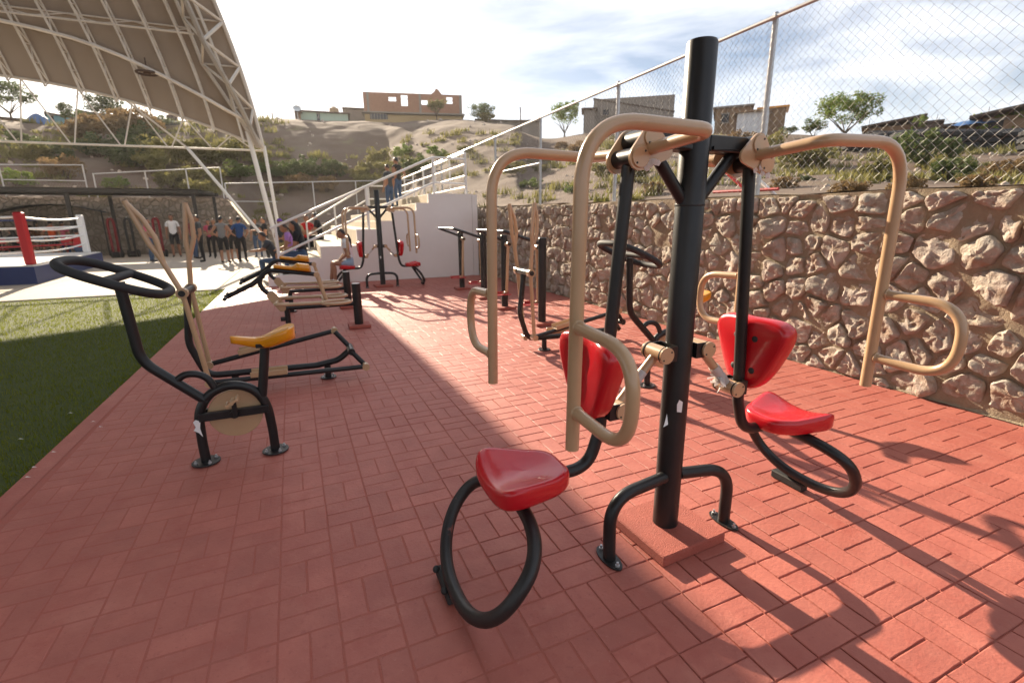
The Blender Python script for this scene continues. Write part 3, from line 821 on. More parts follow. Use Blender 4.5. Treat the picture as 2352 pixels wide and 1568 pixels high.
# far edge: arch over a level tie with web members
def tie(b):
    zt_ = CZc - .10
    b.tube([V((CXc, CYc, zt_)) - C0, V((XL, CYc, zt_ - .12)) - C0], .034, 8)
    for k in range(19):
        u = CXc - .95 - 1.36 * k; top = VP(u, h=arch_h(u)) - C0
        b.tube([top, V((u - .62, CYc, zt_)) - C0], .022, 6); b.tube([top, V((u + .62, CYc, zt_)) - C0], .022, 6)
    b.tube([VP(CXc + (XL - CXc) * k / 80, h=arch_h(CXc + (XL - CXc) * k / 80)) - C0 for k in range(81)], .045, 6)
part('tie_truss', 'steel_cream', can, tie)
colb = V((-.78, 21.55, 0.0))
part('column_leg', 'white_paint', can, lambda b: b.tube([colb - C0 + V((-.03, 0, -.01)), V((-1.42, 21.42, 4.72)) - C0], .085, 14))
part('column_leg', 'white_paint', can, lambda b: b.tube([colb - C0 + V((.06, 0, -.01)), V((CXc + .02, 21.5, 4.25)) - C0], .06, 14))
part('brace', 'white_paint', can, lambda b: b.tube([V((-.92, 21.55, .25)) - C0, V((-3.42, CYc, CZc - .1)) - C0], .055, 12))
part('brace_end', 'steel_cream', can, lambda b: b.tube([V((-3.42, CYc, CZc - .1)) - C0, VP(-4.8, h=arch_h(-4.8)) - C0], .030, 8))
part('base_plate', 'white_paint', can, lambda b: b.box(V((-.78, 21.55, .012)) - C0, (.5, .5, .024)))
# round lamp hanging from the rib
lp = vault_hit(338, 168, RV - .85)
lamp = thing('round_lamp', 'round dark industrial lamp hanging under the canopy', 'lamp', lp)
part('lamp_ring', 'dark_roof', lamp, lambda b: b.tube([(.30 * math.cos(a * .3927), .30 * math.sin(a * .3927), 0) for a in range(16)], .035, 6, closed=True))
part('lamp_body', 'dark_roof', lamp, lambda b: b.cyl((0, 0, -.03), (0, 0, .07), .10, 12))
part('lamp_arm', 'dark_roof', lamp, lambda b: [b.tube([(0, 0, .02), (.3 * math.cos(a), .3 * math.sin(a), 0)], .015, 5) for a in (0, 2.1, 4.2)])
part('hanger', 'dark_roof', lamp, lambda b: b.cyl((0, 0, .05), (0, 0, .45), .02, 6))

# ------------------------------------------------------------------ black pergola
pg = thing('pergola', 'long black steel pergola with timber slats in front of the retaining wall', 'pergola', (-4.2, 26, 0))
Pz = 2.80
part('front_beam', 'pergola', pg, lambda b: b.box((-8, 0, Pz), (16.4, .12, .16)))
part('back_beam', 'pergola', pg, lambda b: b.box((-8 + .45, 2.6, Pz), (16.4, .12, .16)))
for x in (0.05, .42 - 8.6 + 8.2 - 16): part('side_beam', 'pergola', pg, lambda b: b.tube([(x, .062, Pz), (x + .42, 2.538, Pz)], .06, 6))
for k in range(40): part('slat', 'wood_rafter', pg, lambda b: b.tube([(-.35 - .40 * k, .07, Pz + .055), (-.35 - .40 * k + .42, 2.53, Pz + .055)], .032, 4))
part('roof_film', 'pergola', pg, lambda b: b.add([(.1, -.03, Pz + .11), (.52, 2.63, Pz + .11), (-15.8, 2.63, Pz + .11), (-16.2, -.03, Pz + .11)], [(0, 1, 2, 3)]))
for x in (.0, -4.42, -8.9, -13.3): part('post', 'pergola', pg, lambda b: b.box((x, 0, Pz / 2 - .05), (.13, .13, Pz - .1)))
for x in (.43, -3.72, -8.3, -12.8): part('post', 'pergola', pg, lambda b: b.box((x, 2.6, Pz / 2 - .05), (.12, .12, Pz - .1)))

# ------------------------------------------------------------------ boxing ring
rx, ry, rzT = -6.33, 16.15, .44
ring = thing('boxing_ring', 'boxing ring with blue apron and white canvas under the canopy', 'boxing ring', (rx, ry, 0))
part('platform', 'ring_blue', ring, lambda b: b.prism([V((0, 0, .0)), V((-.55, 6.6, .0)), V((-7.2, 6.6, .0)), V((-7.0, .4, .0))], None, (0, 0, rzT)), smooth=False)
part('canvas', 'canvas', ring, lambda b: b.prism([V((-.03, .04, rzT + .002)), V((-.57, 6.55, rzT + .002)), V((-7.15, 6.55, rzT + .002)), V((-6.95, .44, rzT + .002))], None, (0, 0, .03)), smooth=False)
CP = [V((-.18, .35, rzT + .03)), V((-.85, 6.2, rzT + .03)), V((-6.8, 6.2, rzT + .03)), V((-6.6, .75, rzT + .03))]
for p, mtn, nm in ((CP[0], 'ring_red', 'corner_post'), (CP[1], 'ring_white', 'corner_post'), (CP[2], 'ring_blue', 'corner_post'), (CP[3], 'ring_white', 'corner_post')):
    part(nm, mtn, ring, lambda b: b.box(p + V((0, 0, .66)), (.19, .19, 1.32), bev=.03))
for k, h in enumerate((.32, .62, .92, 1.2)):
    for e in range(4):
        a, c = CP[e] + V((0, 0, h)), CP[(e + 1) % 4] + V((0, 0, h))
        d = (c - a); pts = [a + d * (q / 10) - V((0, 0, .07 * math.sin(math.pi * q / 10))) for q in range(11)]
        mt_ = 'ring_white' if e in (0, 3) or k in (1, 2) else ('ring_blue' if k == 3 else 'ring_red')
        if e == 0: mt_ = 'ring_white'
        if k == 0 and e in (1, 2): mt_ = 'ring_red'
        part('rope', mt_, ring, lambda b: b.tube(pts, .026, 8))

# small arched dark shade tent behind the ring
tent = thing('shade_tent', 'dark arched shade tent behind the boxing ring', 'tent', PZ(150, 589))
def tent_top(b):
    def f(u, v): 
        x = -2.0 + 4.0 * u; y = -.6 + 1.5 * v; return V((x, y, 1.93 + .38 * math.cos((u - .5) * math.pi * .95) - .02 * v))
    b.grid(f, 20, 4); b.grid(lambda u, v: f(u, v) + V((0, 0, .03)), 20, 4)
part('canopy_cloth', 'cl_charcoal', tent, tent_top, fix=False)
for x, y in ((-1.85, -.5), (1.85, -.5), (-1.85, .8), (1.85, .8)): part('pole', 'pergola', tent, lambda b: b.cyl((x, y, 0), (x, y, 2.0), .03, 8))

# padded stands on wheels (dark loop posts)
def pad_stand(px, py, mt_, label):
    o = thing('padded_stand', label, 'stand', PZ(px, py), group='padded loop stands near the ring')
    part('loop', mt_, o, lambda b: b.tube(spline([(-.10, 0, .25), (-.11, 0, 1.0), (-.10, 0, 1.55), (0, 0, 1.68), (.10, 0, 1.55), (.11, 0, 1.0), (.10, 0, .25)], 5), .05, 8))
    part('foot', 'black', o, lambda b: b.box((0, .05, .14), (.30, .45, .24), bev=.04))
    part('wheel', 'rubber', o, lambda b: b.cyl((-.21, .1, .16), (-.15, .1, .16), .16, 16))
    part('wheel', 'rubber', o, lambda b: b.cyl((.15, .1, .16), (.21, .1, .16), .16, 16))
    part('cap', 'zinc', o, lambda b: b.sphere((0, 0, 1.73), .035, 8, 6))
pad_stand(270, 592, 'cl_maroon', 'dark red padded loop stand right of the white ring post')
pad_stand(308, 590, 'black', 'black padded loop stand beside the pergola back post')
pad_stand(372, 590, 'cl_maroon', 'dark red padded loop stand behind the person in pink')
pad_stand(190, 588, 'cl_maroon', 'dark red padded loop stand seen through the ring ropes')
pad_stand(112, 588, 'black', 'black padded loop stand left behind the ring ropes')
def folding_chair(p, rz, label):
    o = thing('folding_chair', label, 'chair', p, rz, group='red folding chairs by the ring')
    part('seat', 'ring_red', o, lambda b: b.box((0, 0, .45), (.42, .40, .03), bev=.012))
    part('backrest', 'ring_red', o, lambda b: b.box((0, .22, .80), (.42, .03, .22), bev=.012))
    for s_ in (-1, 1):
        part('leg', 'ring_red', o, lambda b: b.tube([(s_ * .2, -.2, 0), (s_ * .2, .22, .90)], .013, 6))
        part('leg', 'ring_red', o, lambda b: b.tube([(s_ * .18, .22, 0), (s_ * .18, -.18, .46)], .013, 6))
folding_chair(PZ(62, 596), 2.6, 'red metal folding chair left of the red ring post')
folding_chair(PZ(12, 598), 3.3, 'red metal folding chair at the left edge behind the ring')
folding_chair(PZ(170, 595), 3.0, 'red metal folding chair behind the ropes near the white post')
# ------------------------------------------------------------------ exercise machines
def pad(nu, nv, outline, thick, top, mtx, name, mt, parent, edge=.022):
    """moulded plastic pad: outline(a) -> (x, y) for angle a; top(x, y) -> height; rounded rim and flat underside"""
    b = MB(); rings = []
    prof = [(0.0, 0.0), (.35, 0), (.62, 0), (.82, 0), (.93, .004), (.985, .014), (1.0, .030), (.995, thick - .018), (.96, thick - .004), (.88, thick), (.4, thick)]
    vs, fs = [], []
    for (s_, dn) in prof:
        ring_ = []
        for k in range(nu):
            a = 2 * math.pi * k / nu; x, y = outline(a); x *= s_; y *= s_
            z = top(x, y) - dn if dn < thick * .55 else top(x * .9, y * .9) * .6 - dn
            vs.append(V((x, y, z)))
    n = len(prof)
    for r_ in range(n - 1):
        for k in range(nu):
            k2 = (k + 1) % nu; fs.append((r_ * nu + k, r_ * nu + k2, (r_ + 1) * nu + k2, (r_ + 1) * nu + k))
    fs.append(tuple((n - 1) * nu + k for k in range(nu)))
    b.add([mtx @ v for v in vs], fs)
    me_o = b.obj(name, mt, parent, ang=60)
    return me_o
def trap(wf, wb, l0, l1, p=3.2):
    """rounded trapezoid: half width wb at x=l0 and wf at x=l1"""
    def f(a):
        c, s_ = math.cos(a), math.sin(a)
        ex = math.copysign(abs(c) ** (2 / p), c); ey = math.copysign(abs(s_) ** (2 / p), s_)
        x = (l0 + l1) / 2 + (l1 - l0) / 2 * ex - (l0 + l1) / 2
        t = (ex + 1) / 2; return x, ey * (wb + (wf - wb) * t)
    return f
def plate(b, c1, r1, c2, r2, y, th):
    """link plate: hull of two discs in the XZ plane"""
    c1, c2 = V(c1), V(c2); d = c2 - c1; ang = math.atan2(d.z, d.x); pts = []
    for k in range(11): a = ang + math.pi / 2 + math.pi * k / 10; pts.append(c1 + V((r1 * math.cos(a), 0, r1 * math.sin(a))))
    for k in range(11): a = ang - math.pi / 2 + math.pi * k / 10; pts.append(c2 + V((r2 * math.cos(a), 0, r2 * math.sin(a))))
    b.prism([V((p.x, y, p.z)) for p in pts], None, (0, th, 0))
def hull_plate(b, discs, y, th):
    pts = []
    for c, r in discs:
        for k in range(20): a = k * math.pi / 10; pts.append((c.x + r * math.cos(a), c.z + r * math.sin(a)))
    pts = sorted(set(pts))
    def half(P):
        h = []
        for p in P:
            while len(h) > 1 and (h[-1][0] - h[-2][0]) * (p[1] - h[-2][1]) - (h[-1][1] - h[-2][1]) * (p[0] - h[-2][0]) <= 0: h.pop()
            h.append(p)
        return h[:-1]
    b.prism([V((x, y, z)) for x, z in half(pts) + half(pts[::-1])], None, (0, th, 0))
def disc_cap(parent, c, y, r, s_):
    part('pivot_cap', 'tan', parent, lambda b: b.cyl((c[0], y, c[2]), (c[0], y + s_ * .007, c[2]), r, 24, .002))
    for a in (.9, 4.0): part('screw', 'rubber', parent, lambda b: b.cyl((c[0] + r * .72 * math.cos(a), y + s_ * .006, c[2] + r * .72 * math.sin(a)), (c[0] + r * .72 * math.cos(a), y + s_ * .0085, c[2] + r * .72 * math.sin(a)), .0042, 8))
def bolt(b, c, r, ax=(0, 0, 1), h=.02):
    c = V(c); b.cyl(c, c + V(ax) * h, r, 6)

def chest_press(label, loc, rz, wrapped=True):
    m_ = thing('chest_press_machine', label, 'exercise machine', loc, rz, group='double chest press machines on the red pavement')
    pr = .059
    part('base_slab', 'red_slab', m_, lambda b: b.box((0.0, -.01, .026), (.385, .375, .053), rz=.06, bev=.006))
    post = part('post', 'black', m_, lambda b: b.tube([(0, 0, .03), (0, 0, .06), (0, 0, 2.147), (0, 0, 2.157)], [pr, pr, pr, pr - .004], 36))
    part('weld_ring', 'black_scuffed', post, lambda b: b.tube([(0, 0, 1.545), (0, 0, 1.55), (0, 0, 1.556)], [pr + .0005, pr + .0022, pr + .0005], 36, caps=False))
    for s_ in (-1, 1):
        def X(u, v, z): return V((s_ * u, v, z))
        # foot hoop
        leg = part('leg', 'black', m_, lambda b: b.tube(bend([X(.045, -.02, .315), X(.33 if s_ > 0 else .37, -.055, .300), X(.325 if s_ > 0 else .365, -.06, .006)], .19, 12), .0285, 20))
        xx = .325 if s_ > 0 else .365
        part('foot_plate', 'black_scuffed', leg, lambda b: b.prism([X(xx + .066 * math.cos(a) * .6, -.06 + .088 * math.sin(a), .0015) for a in [k * .3927 for k in range(16)]], None, (0, 0, .006)))
        for dy in (-.065, .065): part('bolt', 'zinc', leg, lambda b: b.cyl(X(xx, -.06 + dy, .007), X(xx, -.06 + dy, .028), .006, 6).cyl(X(xx, -.06 + dy, .007), X(xx, -.06 + dy, .015), .011, 6))
        # top beam to the upper pivot, strut, rib
        U1, Z1, U2, Z2 = .272, 1.788, .307, 1.722
        part('beam', 'black', m_, lambda b: b.box(X(.145, 0, Z1), (.20, .085, .062), bev=.004))
        part('gusset', 'black', m_, lambda b: b.prism([X(.055, -.052, Z1 - .012), X(.19, -.052, Z1 - .020), X(.055, -.052, Z1 - .026)], None, (0, .008, 0)))
        part('strut', 'black', m_, lambda b: b.tube([X(.03, 0, 1.555), X(.215, 0, 1.765)], .0245, 18))
        part('upper_pivot', 'black', m_, lambda b: b.cyl(X(U1, -.062, Z1), X(U1, .062, Z1), .038, 24))
        for yy_ in (-.078, .068):
            lever = part('lever_plate', 'tan', m_, lambda b: hull_plate(b, [(X(U1, 0, Z1), .045), (X(U2 + .015, 0, Z2 - .005), .047), (X(.205, 0, 1.742), .030)], yy_, .010))
            sg = -1 if yy_ < 0 else 1; y_ = sg * .078
            disc_cap(lever, X(U1, 0, Z1), y_, .037, sg); disc_cap(lever, X(U2 + .015, 0, Z2 - .005), y_, .038, sg)
        rf = random.Random(60 + s_)
        for q in range(5):
            c_ = X(U2 - .02 + rf.uniform(-.05, .05), -.079 - rf.random() * .004, Z2 - .045 + rf.uniform(-.02, .03)); a_ = rf.random() * 6
            part('film_scrap', 'plastic_wrap', lever if yy_ > 0 else lever, lambda b: b.add([c_ + V((.016 * math.cos(a_ + k_ * 1.26) * rf.uniform(.5, 1.3), -.004 * (k_ % 2), .016 * math.sin(a_ + k_ * 1.26) * rf.uniform(.5, 1.3))) for k_ in range(5)], [(0, 1, 2, 3, 4)]), smooth=False)
        part('lower_pivot', 'black', m_, lambda b: b.cyl(X(U2 + .012, -.066, Z2), X(U2 + .012, .066, Z2), .034, 24))
        # push handles, one on each side of the post
        for sv in (-1, 1):
            h = part('push_handle', 'tan', m_, lambda b: b.tube(bend([X(.275, sv * .070, 1.748), X(.272, sv * .372, 1.766), X(.74, sv * .364, 1.778), X(.752, sv * .364, .765)], [.062, .19], 12), .0225, 22))
            part('side_grip', 'tan', h, lambda b: b.tube(bend([X(.752, sv * .380, 1.178), X(.752, sv * .665, 1.165), X(.752, sv * .665, .885), X(.752, sv * .380, .900)], [.13, .13], 10), .0195, 18))
            for zz in (1.178, .900): part('weld_bead', 'tan', h, lambda b: b.tube([X(.752, sv * .384, zz), X(.752, sv * .389, zz), X(.752, sv * .394, zz)], [.020, .0238, .020], 18, caps=False))
        # hanging bar with the seat
        hang = part('seat_bar', 'black', m_, lambda b: b.tube(bend([X(U2 + .008, 0, Z2 - .02), X(.402, 0, .62), X(.455, 0, .452), X(.66, 0, .450), X(.86, 0, .436)], [.20, .12, .2], 10), .0265, 22))
        # parallel link low down
        L1, L2 = X(.118, 0, .928), X(.325, 0, .708)
        for nm, c_, dx in (('post_bracket', L1, -.045), ('bar_bracket', L2, .045)):
            part(nm, 'black', m_, lambda b: (b.box(c_ + V((s_ * dx * .75, -.052, 0)), (.062, .006, .068)), b.box(c_ + V((s_ * dx * .75, .052, 0)), (.062, .006, .068)), b.box(c_ + V((s_ * dx * 1.36, 0, 0)), (.006, .098, .068))))
            part('bush', 'tan', m_, lambda b: b.cyl(c_ + V((0, -.047, 0)), c_ + V((0, .047, 0)), .035, 24))
            part('seal_ring', 'rubber', m_, lambda b: (b.cyl(c_ + V((0, -.054, 0)), c_ + V((0, -.050, 0)), .038, 24), b.cyl(c_ + V((0, .050, 0)), c_ + V((0, .054, 0)), .038, 24)))
            part('link_cap', 'tan', m_, lambda b: b.cyl(c_ + V((0, .055, 0)), c_ + V((0, .068, 0)), .037, 24, .002)); cap = part('link_cap', 'tan', m_, lambda b: b.cyl(c_ + V((0, -.068, 0)), c_ + V((0, -.055, 0)), .037, 24, .002))
            for a in (.6, 3.9): part('screw', 'rubber', cap, lambda b: b.cyl(c_ + V((.026 * math.cos(a), -.0695, .026 * math.sin(a))), c_ + V((.026 * math.cos(a), -.067, .026 * math.sin(a))), .0042, 8))
        link = part('link_arm', 'tan', m_, lambda b: b.tube([L1 + (L2 - L1) * .08, L2 - (L2 - L1) * .08], .0205, 18))
        if wrapped:
            rw = random.Random(4 + s_); d = L2 - L1
            def wrap(b):
                n = 14; pts = [L1 + d * (.48 + .44 * k / n) for k in range(n + 1)]
                b.tube(pts, [.0215 + .004 * rw.random() for _ in pts], 14, caps=False)
                for k in range(26):
                    c_ = L1 + d * rw.uniform(.66, .92); o_ = V((rw.uniform(-1, .2) * s_, rw.uniform(-1, .4), rw.uniform(-.6, .5))).normalized()
                    p0 = c_ + o_ * .02; p1 = p0 + o_ * rw.uniform(.012, .05) + V((rw.uniform(-.01, .01), rw.uniform(-.01, .01), -.006))
                    sd_ = o_.cross(V((0, 0, 1))).normalized() * rw.uniform(.006, .015); b.add([p0 - sd_, p0 + sd_, p1 + sd_ * .4 + V((0, 0, .007)), p1 - sd_ * .6], [(0, 1, 2, 3)])
            if s_ > 0: part('plastic_wrap', 'plastic_wrap', link, wrap, fix=False)
            else: part('plastic_wrap', 'plastic_wrap', link, lambda b: b.tube([L1 + d * (.35 + .4 * k / 9) for k in range(10)], [.0212 + .0025 * rw.random() for _ in range(10)], 14, caps=False), fix=False)
        # backrest: wide at the top, narrow at the bottom, facing away from the post
        Mb = Matrix(((0, 0, s_ * 1, s_ * .462), (0, 1, 0, 0), (1, 0, 0, .866), (0, 0, 0, 1)))
        bk = pad(72, 0, trap(.240, .085, -.180, .172, 3.6), .074, lambda x, y: .028 + .50 * y * y - .016 * math.cos(y * 24) * (.5 + 1.5 * x), Mb, 'backrest', 'red_plastic', m_)
        for sv in (-1, 1):
            part('mount_bar', 'black', m_, lambda b: b.box(X(.418, sv * .052, .865), (.012, .020, .150), bev=.003))
            for zz in (.79, .945): part('mount_bolt', 'rubber', m_, lambda b: b.sphere(X(.412, sv * .052, zz), .019, 12, 8, (.8, 1, 1)))
        # seat: narrow at the back, wide at the front, dished
        Ms = Matrix(((s_, 0, 0, s_ * (.765 if s_ < 0 else .715)), (0, 1, 0, -.015), (0, 0, 1, .520), (0, 0, 0, 1)))
        pad(72, 0, trap(.218, .120, -.172, .172, 3.8), .074, lambda x, y: 1.25 * y * y * (1 + 1.6 * x) - .010 + .16 * max(0, -x - .07) - .12 * max(0, x - .10), Ms, 'seat', 'red_plastic', m_)
        part('seat_mount', 'black', m_, lambda b: b.box(X(.74, -.01, .466), (.16, .10, .022), bev=.003))
        # foot ring: a rounded hoop leaning out to the ground
        ru0, ru1, rw_ = (1.085, .815, .325) if s_ < 0 else (.945, .725, .297)
        def RP(t):
            a = 2 * math.pi * t; c, sn = math.cos(a), math.sin(a)
            ex = math.copysign(abs(c) ** (2 / 2.3), c); ey = math.copysign(abs(sn) ** (2 / 2.3), sn)
            k = (1 - ex) / 2                      # 0 at the ground end, 1 under the seat
            return X(ru0 + (ru1 - ru0) * k, -.045 + ey * rw_, .072 + (.335 if s_ < 0 else .355) * k + .036 * math.sin(k * math.pi))
        part('foot_ring', 'black_scuffed' if s_ < 0 else 'black', m_, lambda b: b.tube([RP(k / 60) for k in range(60)], .0265, 20, closed=True))
        part('ground_pad', 'rubber', m_, lambda b: b.box(X(ru0 + .004, .06, .024), (.050, .20, .046), bev=.006))
        for dy in (-.06, .075): part('pad_bolt', 'rubber', m_, lambda b: b.sphere(X(ru0 + .030, .06 + dy, .046), .016, 12, 8))
    return m_
cp = chest_press('near double chest press machine with black post, red seats and tan push handles', (1.500, 1.628, 0), 0)
def scrap(parent, pts, th=(0, 0, 0)):
    part('paper_scrap', 'paper', parent, lambda b: b.add([V(p) for p in pts], [tuple(range(len(pts)))]), smooth=False)
scrap(cp, [(-.030, -.0535, .655), (-.008, -.0592, .650), (-.006, -.0594, .700), (-.024, -.056, .712), (-.032, -.053, .690)])
scrap(cp, [(-.056, -.022, .62), (-.072, -.05, .60), (-.098, -.05, .592), (-.082, -.04, .612), (-.060, -.024, .640)])
fp = copy_tree(cp); fp.location = (1.645, 11.56, 0)
tag(fp, 'far double chest press machine by the white bleacher wall where the girl sits')

def exercise_bike(label, loc):
    m_ = thing('exercise_bike', label, 'exercise bike', loc, 0, group='upright bikes with yellow saddles')
    P = lambda x, z, y=0: V((x, y, z))
    fr = part('frame_arch', 'black', m_, lambda b: b.tube(spline([P(0, .01), P(-.002, .18), P(.012, .34), P(.085, .452), P(.205, .492), P(.32, .448), P(.385, .34), P(.402, .18), P(.405, .01)], 8), .0285, 18))
    for x in (0, .405):
        ft = part('foot_plate', 'black_scuffed', m_, lambda b: b.cyl(P(x, .001), P(x, .009), .082, 28, .002))
        for k in range(4): a = k * 1.571 + .5; part('bolt', 'zinc', ft, lambda b: b.cyl((x + .06 * math.cos(a), .06 * math.sin(a), .008), (x + .06 * math.cos(a), .06 * math.sin(a), .03), .006, 6).cyl((x + .06 * math.cos(a), .06 * math.sin(a), .008), (x + .06 * math.cos(a), .06 * math.sin(a), .018), .011, 6))
    part('flywheel', 'tan', m_, lambda b: b.cyl(P(.205, .298, .012), P(.205, .298, .028), .158, 48, .003))
    part('cross_bar', 'black', m_, lambda b: b.box((.203, -.022, .312), (.395, .03, .052), bev=.003))
    part('cross_bar', 'black', m_, lambda b: b.box((.203, .062, .312), (.395, .03, .052), bev=.003))
    part('hub', 'black', m_, lambda b: b.cyl(P(.205, .312, -.055), P(.205, .312, .095), .026, 18))
    ck = part('crank', 'black', m_, lambda b: (b.box((.213, -.068, .362), (.028, .016, .13), bev=.003), b.box((.197, .108, .262), (.028, .016, .13), bev=.003)))
    def pedal(b, c):
        for dz in (-.035, .035):
            b.box((c[0], c[1], c[2] + dz), (.020, .085, .012), bev=.002)
            for k in range(7): b.box((c[0] + .011, c[1] - .036 + k * .012, c[2] + dz), (.006, .005, .012))
        for dy in (-.04, .04): b.box((c[0], c[1] + dy, c[2]), (.016, .008, .075), bev=.002)
        b.cyl((c[0], c[1] - .045, c[2]), (c[0], c[1] + .045, c[2]), .013, 10)
    pd = part('pedal', 'tan', ck, lambda b: pedal(b, (0, 0, 0))); pd.location = (.215, -.125, .425); pd.rotation_euler = (0, R(58), 0)
    pd2 = part('pedal', 'tan', ck, lambda b: pedal(b, (0, 0, 0))); pd2.location = (.195, .165, .20); pd2.rotation_euler = (0, R(40), 0)
    hp = part('handle_post', 'black', m_, lambda b: b.tube(bend([P(.062, .405), P(-.235, .705), P(-.262, 1.175)], .22, 10), .0285, 18))
    part('link_arch', 'black', m_, lambda b: b.tube(spline([P(-.085, .558), P(-.035, .592), P(.03, .59), P(.085, .552), P(.118, .475)], 7), .0215, 14))
    # handlebar hoop leaning back, with a bar across
    def HB(t):
        a = 2 * math.pi * t; c, s_ = math.cos(a), math.sin(a)
        ex = math.copysign(abs(c) ** (2 / 2.7), c); ey = math.copysign(abs(s_) ** (2 / 2.7), s_)
        return V((-.262 + .225 * ex, .235 * ey * (1 - .06 * ex), 1.202 - .10 * ex))
    hb = part('handlebar', 'rubber', m_, lambda b: b.tube([HB(k / 56) for k in range(56)], .0255, 18, closed=True))
    part('cross_tube', 'rubber', hb, lambda b: b.tube([V((-.262, -.235, 1.202)), V((-.262, .235, 1.202))], .0235, 16))
    part('saddle_post', 'black', m_, lambda b: b.tube([P(.372, .40), P(.430, .745)], .0285, 18))
    part('saddle_mount', 'black', m_, lambda b: b.box((.432, 0, .738), (.11, .09, .026), bev=.004))
    saddle(m_, (.425, 0, .765), -1)
    return m_
def saddle(parent, c, face):
    """bicycle saddle moulded in yellow plastic; the nose points along face*X"""
    nL, nA = 22, 20; vs = []; fs = []
    for i in range(nL + 1):
        t = i / nL; x = -.185 + .37 * t                  # t=0 nose
        w = .030 + .012 * t if t < .35 else .030 + .012 * t + .072 * (lambda q: q * q * (3 - 2 * q))(min(1, (t - .35) / .45))
        if t > .86: w *= math.sqrt(max(.08, 1 - ((t - .86) / .15) ** 2))
        if t < .06: w *= math.sqrt(max(.10, 1 - ((.06 - t) / .065) ** 2))
        h0 = .028 + .006 * t; ztop = .018 * math.cos(t * 5.2) * (1 - t) + .085 * max(0, t - .42) ** 1.1 * 1.15 + .008
        for k in range(nA):
            a = 2 * math.pi * k / nA; cy, cz = math.cos(a), math.sin(a)
            yy = w * math.copysign(abs(cy) ** .62, cy); zz = math.copysign(abs(cz) ** .7, cz)
            z = ztop + (zz * .018 if zz > 0 else zz * (h0 + .030 * min(1, t * 1.6)))
            if zz > 0: z += .55 * yy * yy / max(w, .02) * .28 * min(1, max(0, t - .3) * 3)
            vs.append(V(c) + V((-face * x * -1 * -1, yy, z)))
    for i in range(nL):
        for k in range(nA): k2 = (k + 1) % nA; fs.append((i * nA + k, i * nA + k2, (i + 1) * nA + k2, (i + 1) * nA + k))
    fs.append(tuple(range(nA))); fs.append(tuple(nL * nA + k for k in range(nA)))
    b = MB(); b.add(vs, fs); return b.obj('saddle', 'yellow_plastic', parent, ang=70)
bk1 = exercise_bike('near left upright exercise bike with yellow saddle at the lawn edge', (-.714, 3.385, 0))
part('torn_label', 'paper', bk1, lambda b: b.add([(-.032, -.0292, .235), (-.006, -.0292, .215), (.012, -.0292, .185), (.004, -.0292, .245), (.012, -.0292, .29), (-.012, -.0292, .305), (-.028, -.028, .29), (-.018, -.0292, .255)], [tuple(range(8))]), smooth=False)
bk2 = copy_tree(bk1); bk2.location = (2.79, 3.40, 0)
tag(bk2, 'upright exercise bike half hidden behind the near black post')
for ch in list(bk2.children):
    if ch.name.startswith('torn_label'): bpy.data.objects.remove(ch)

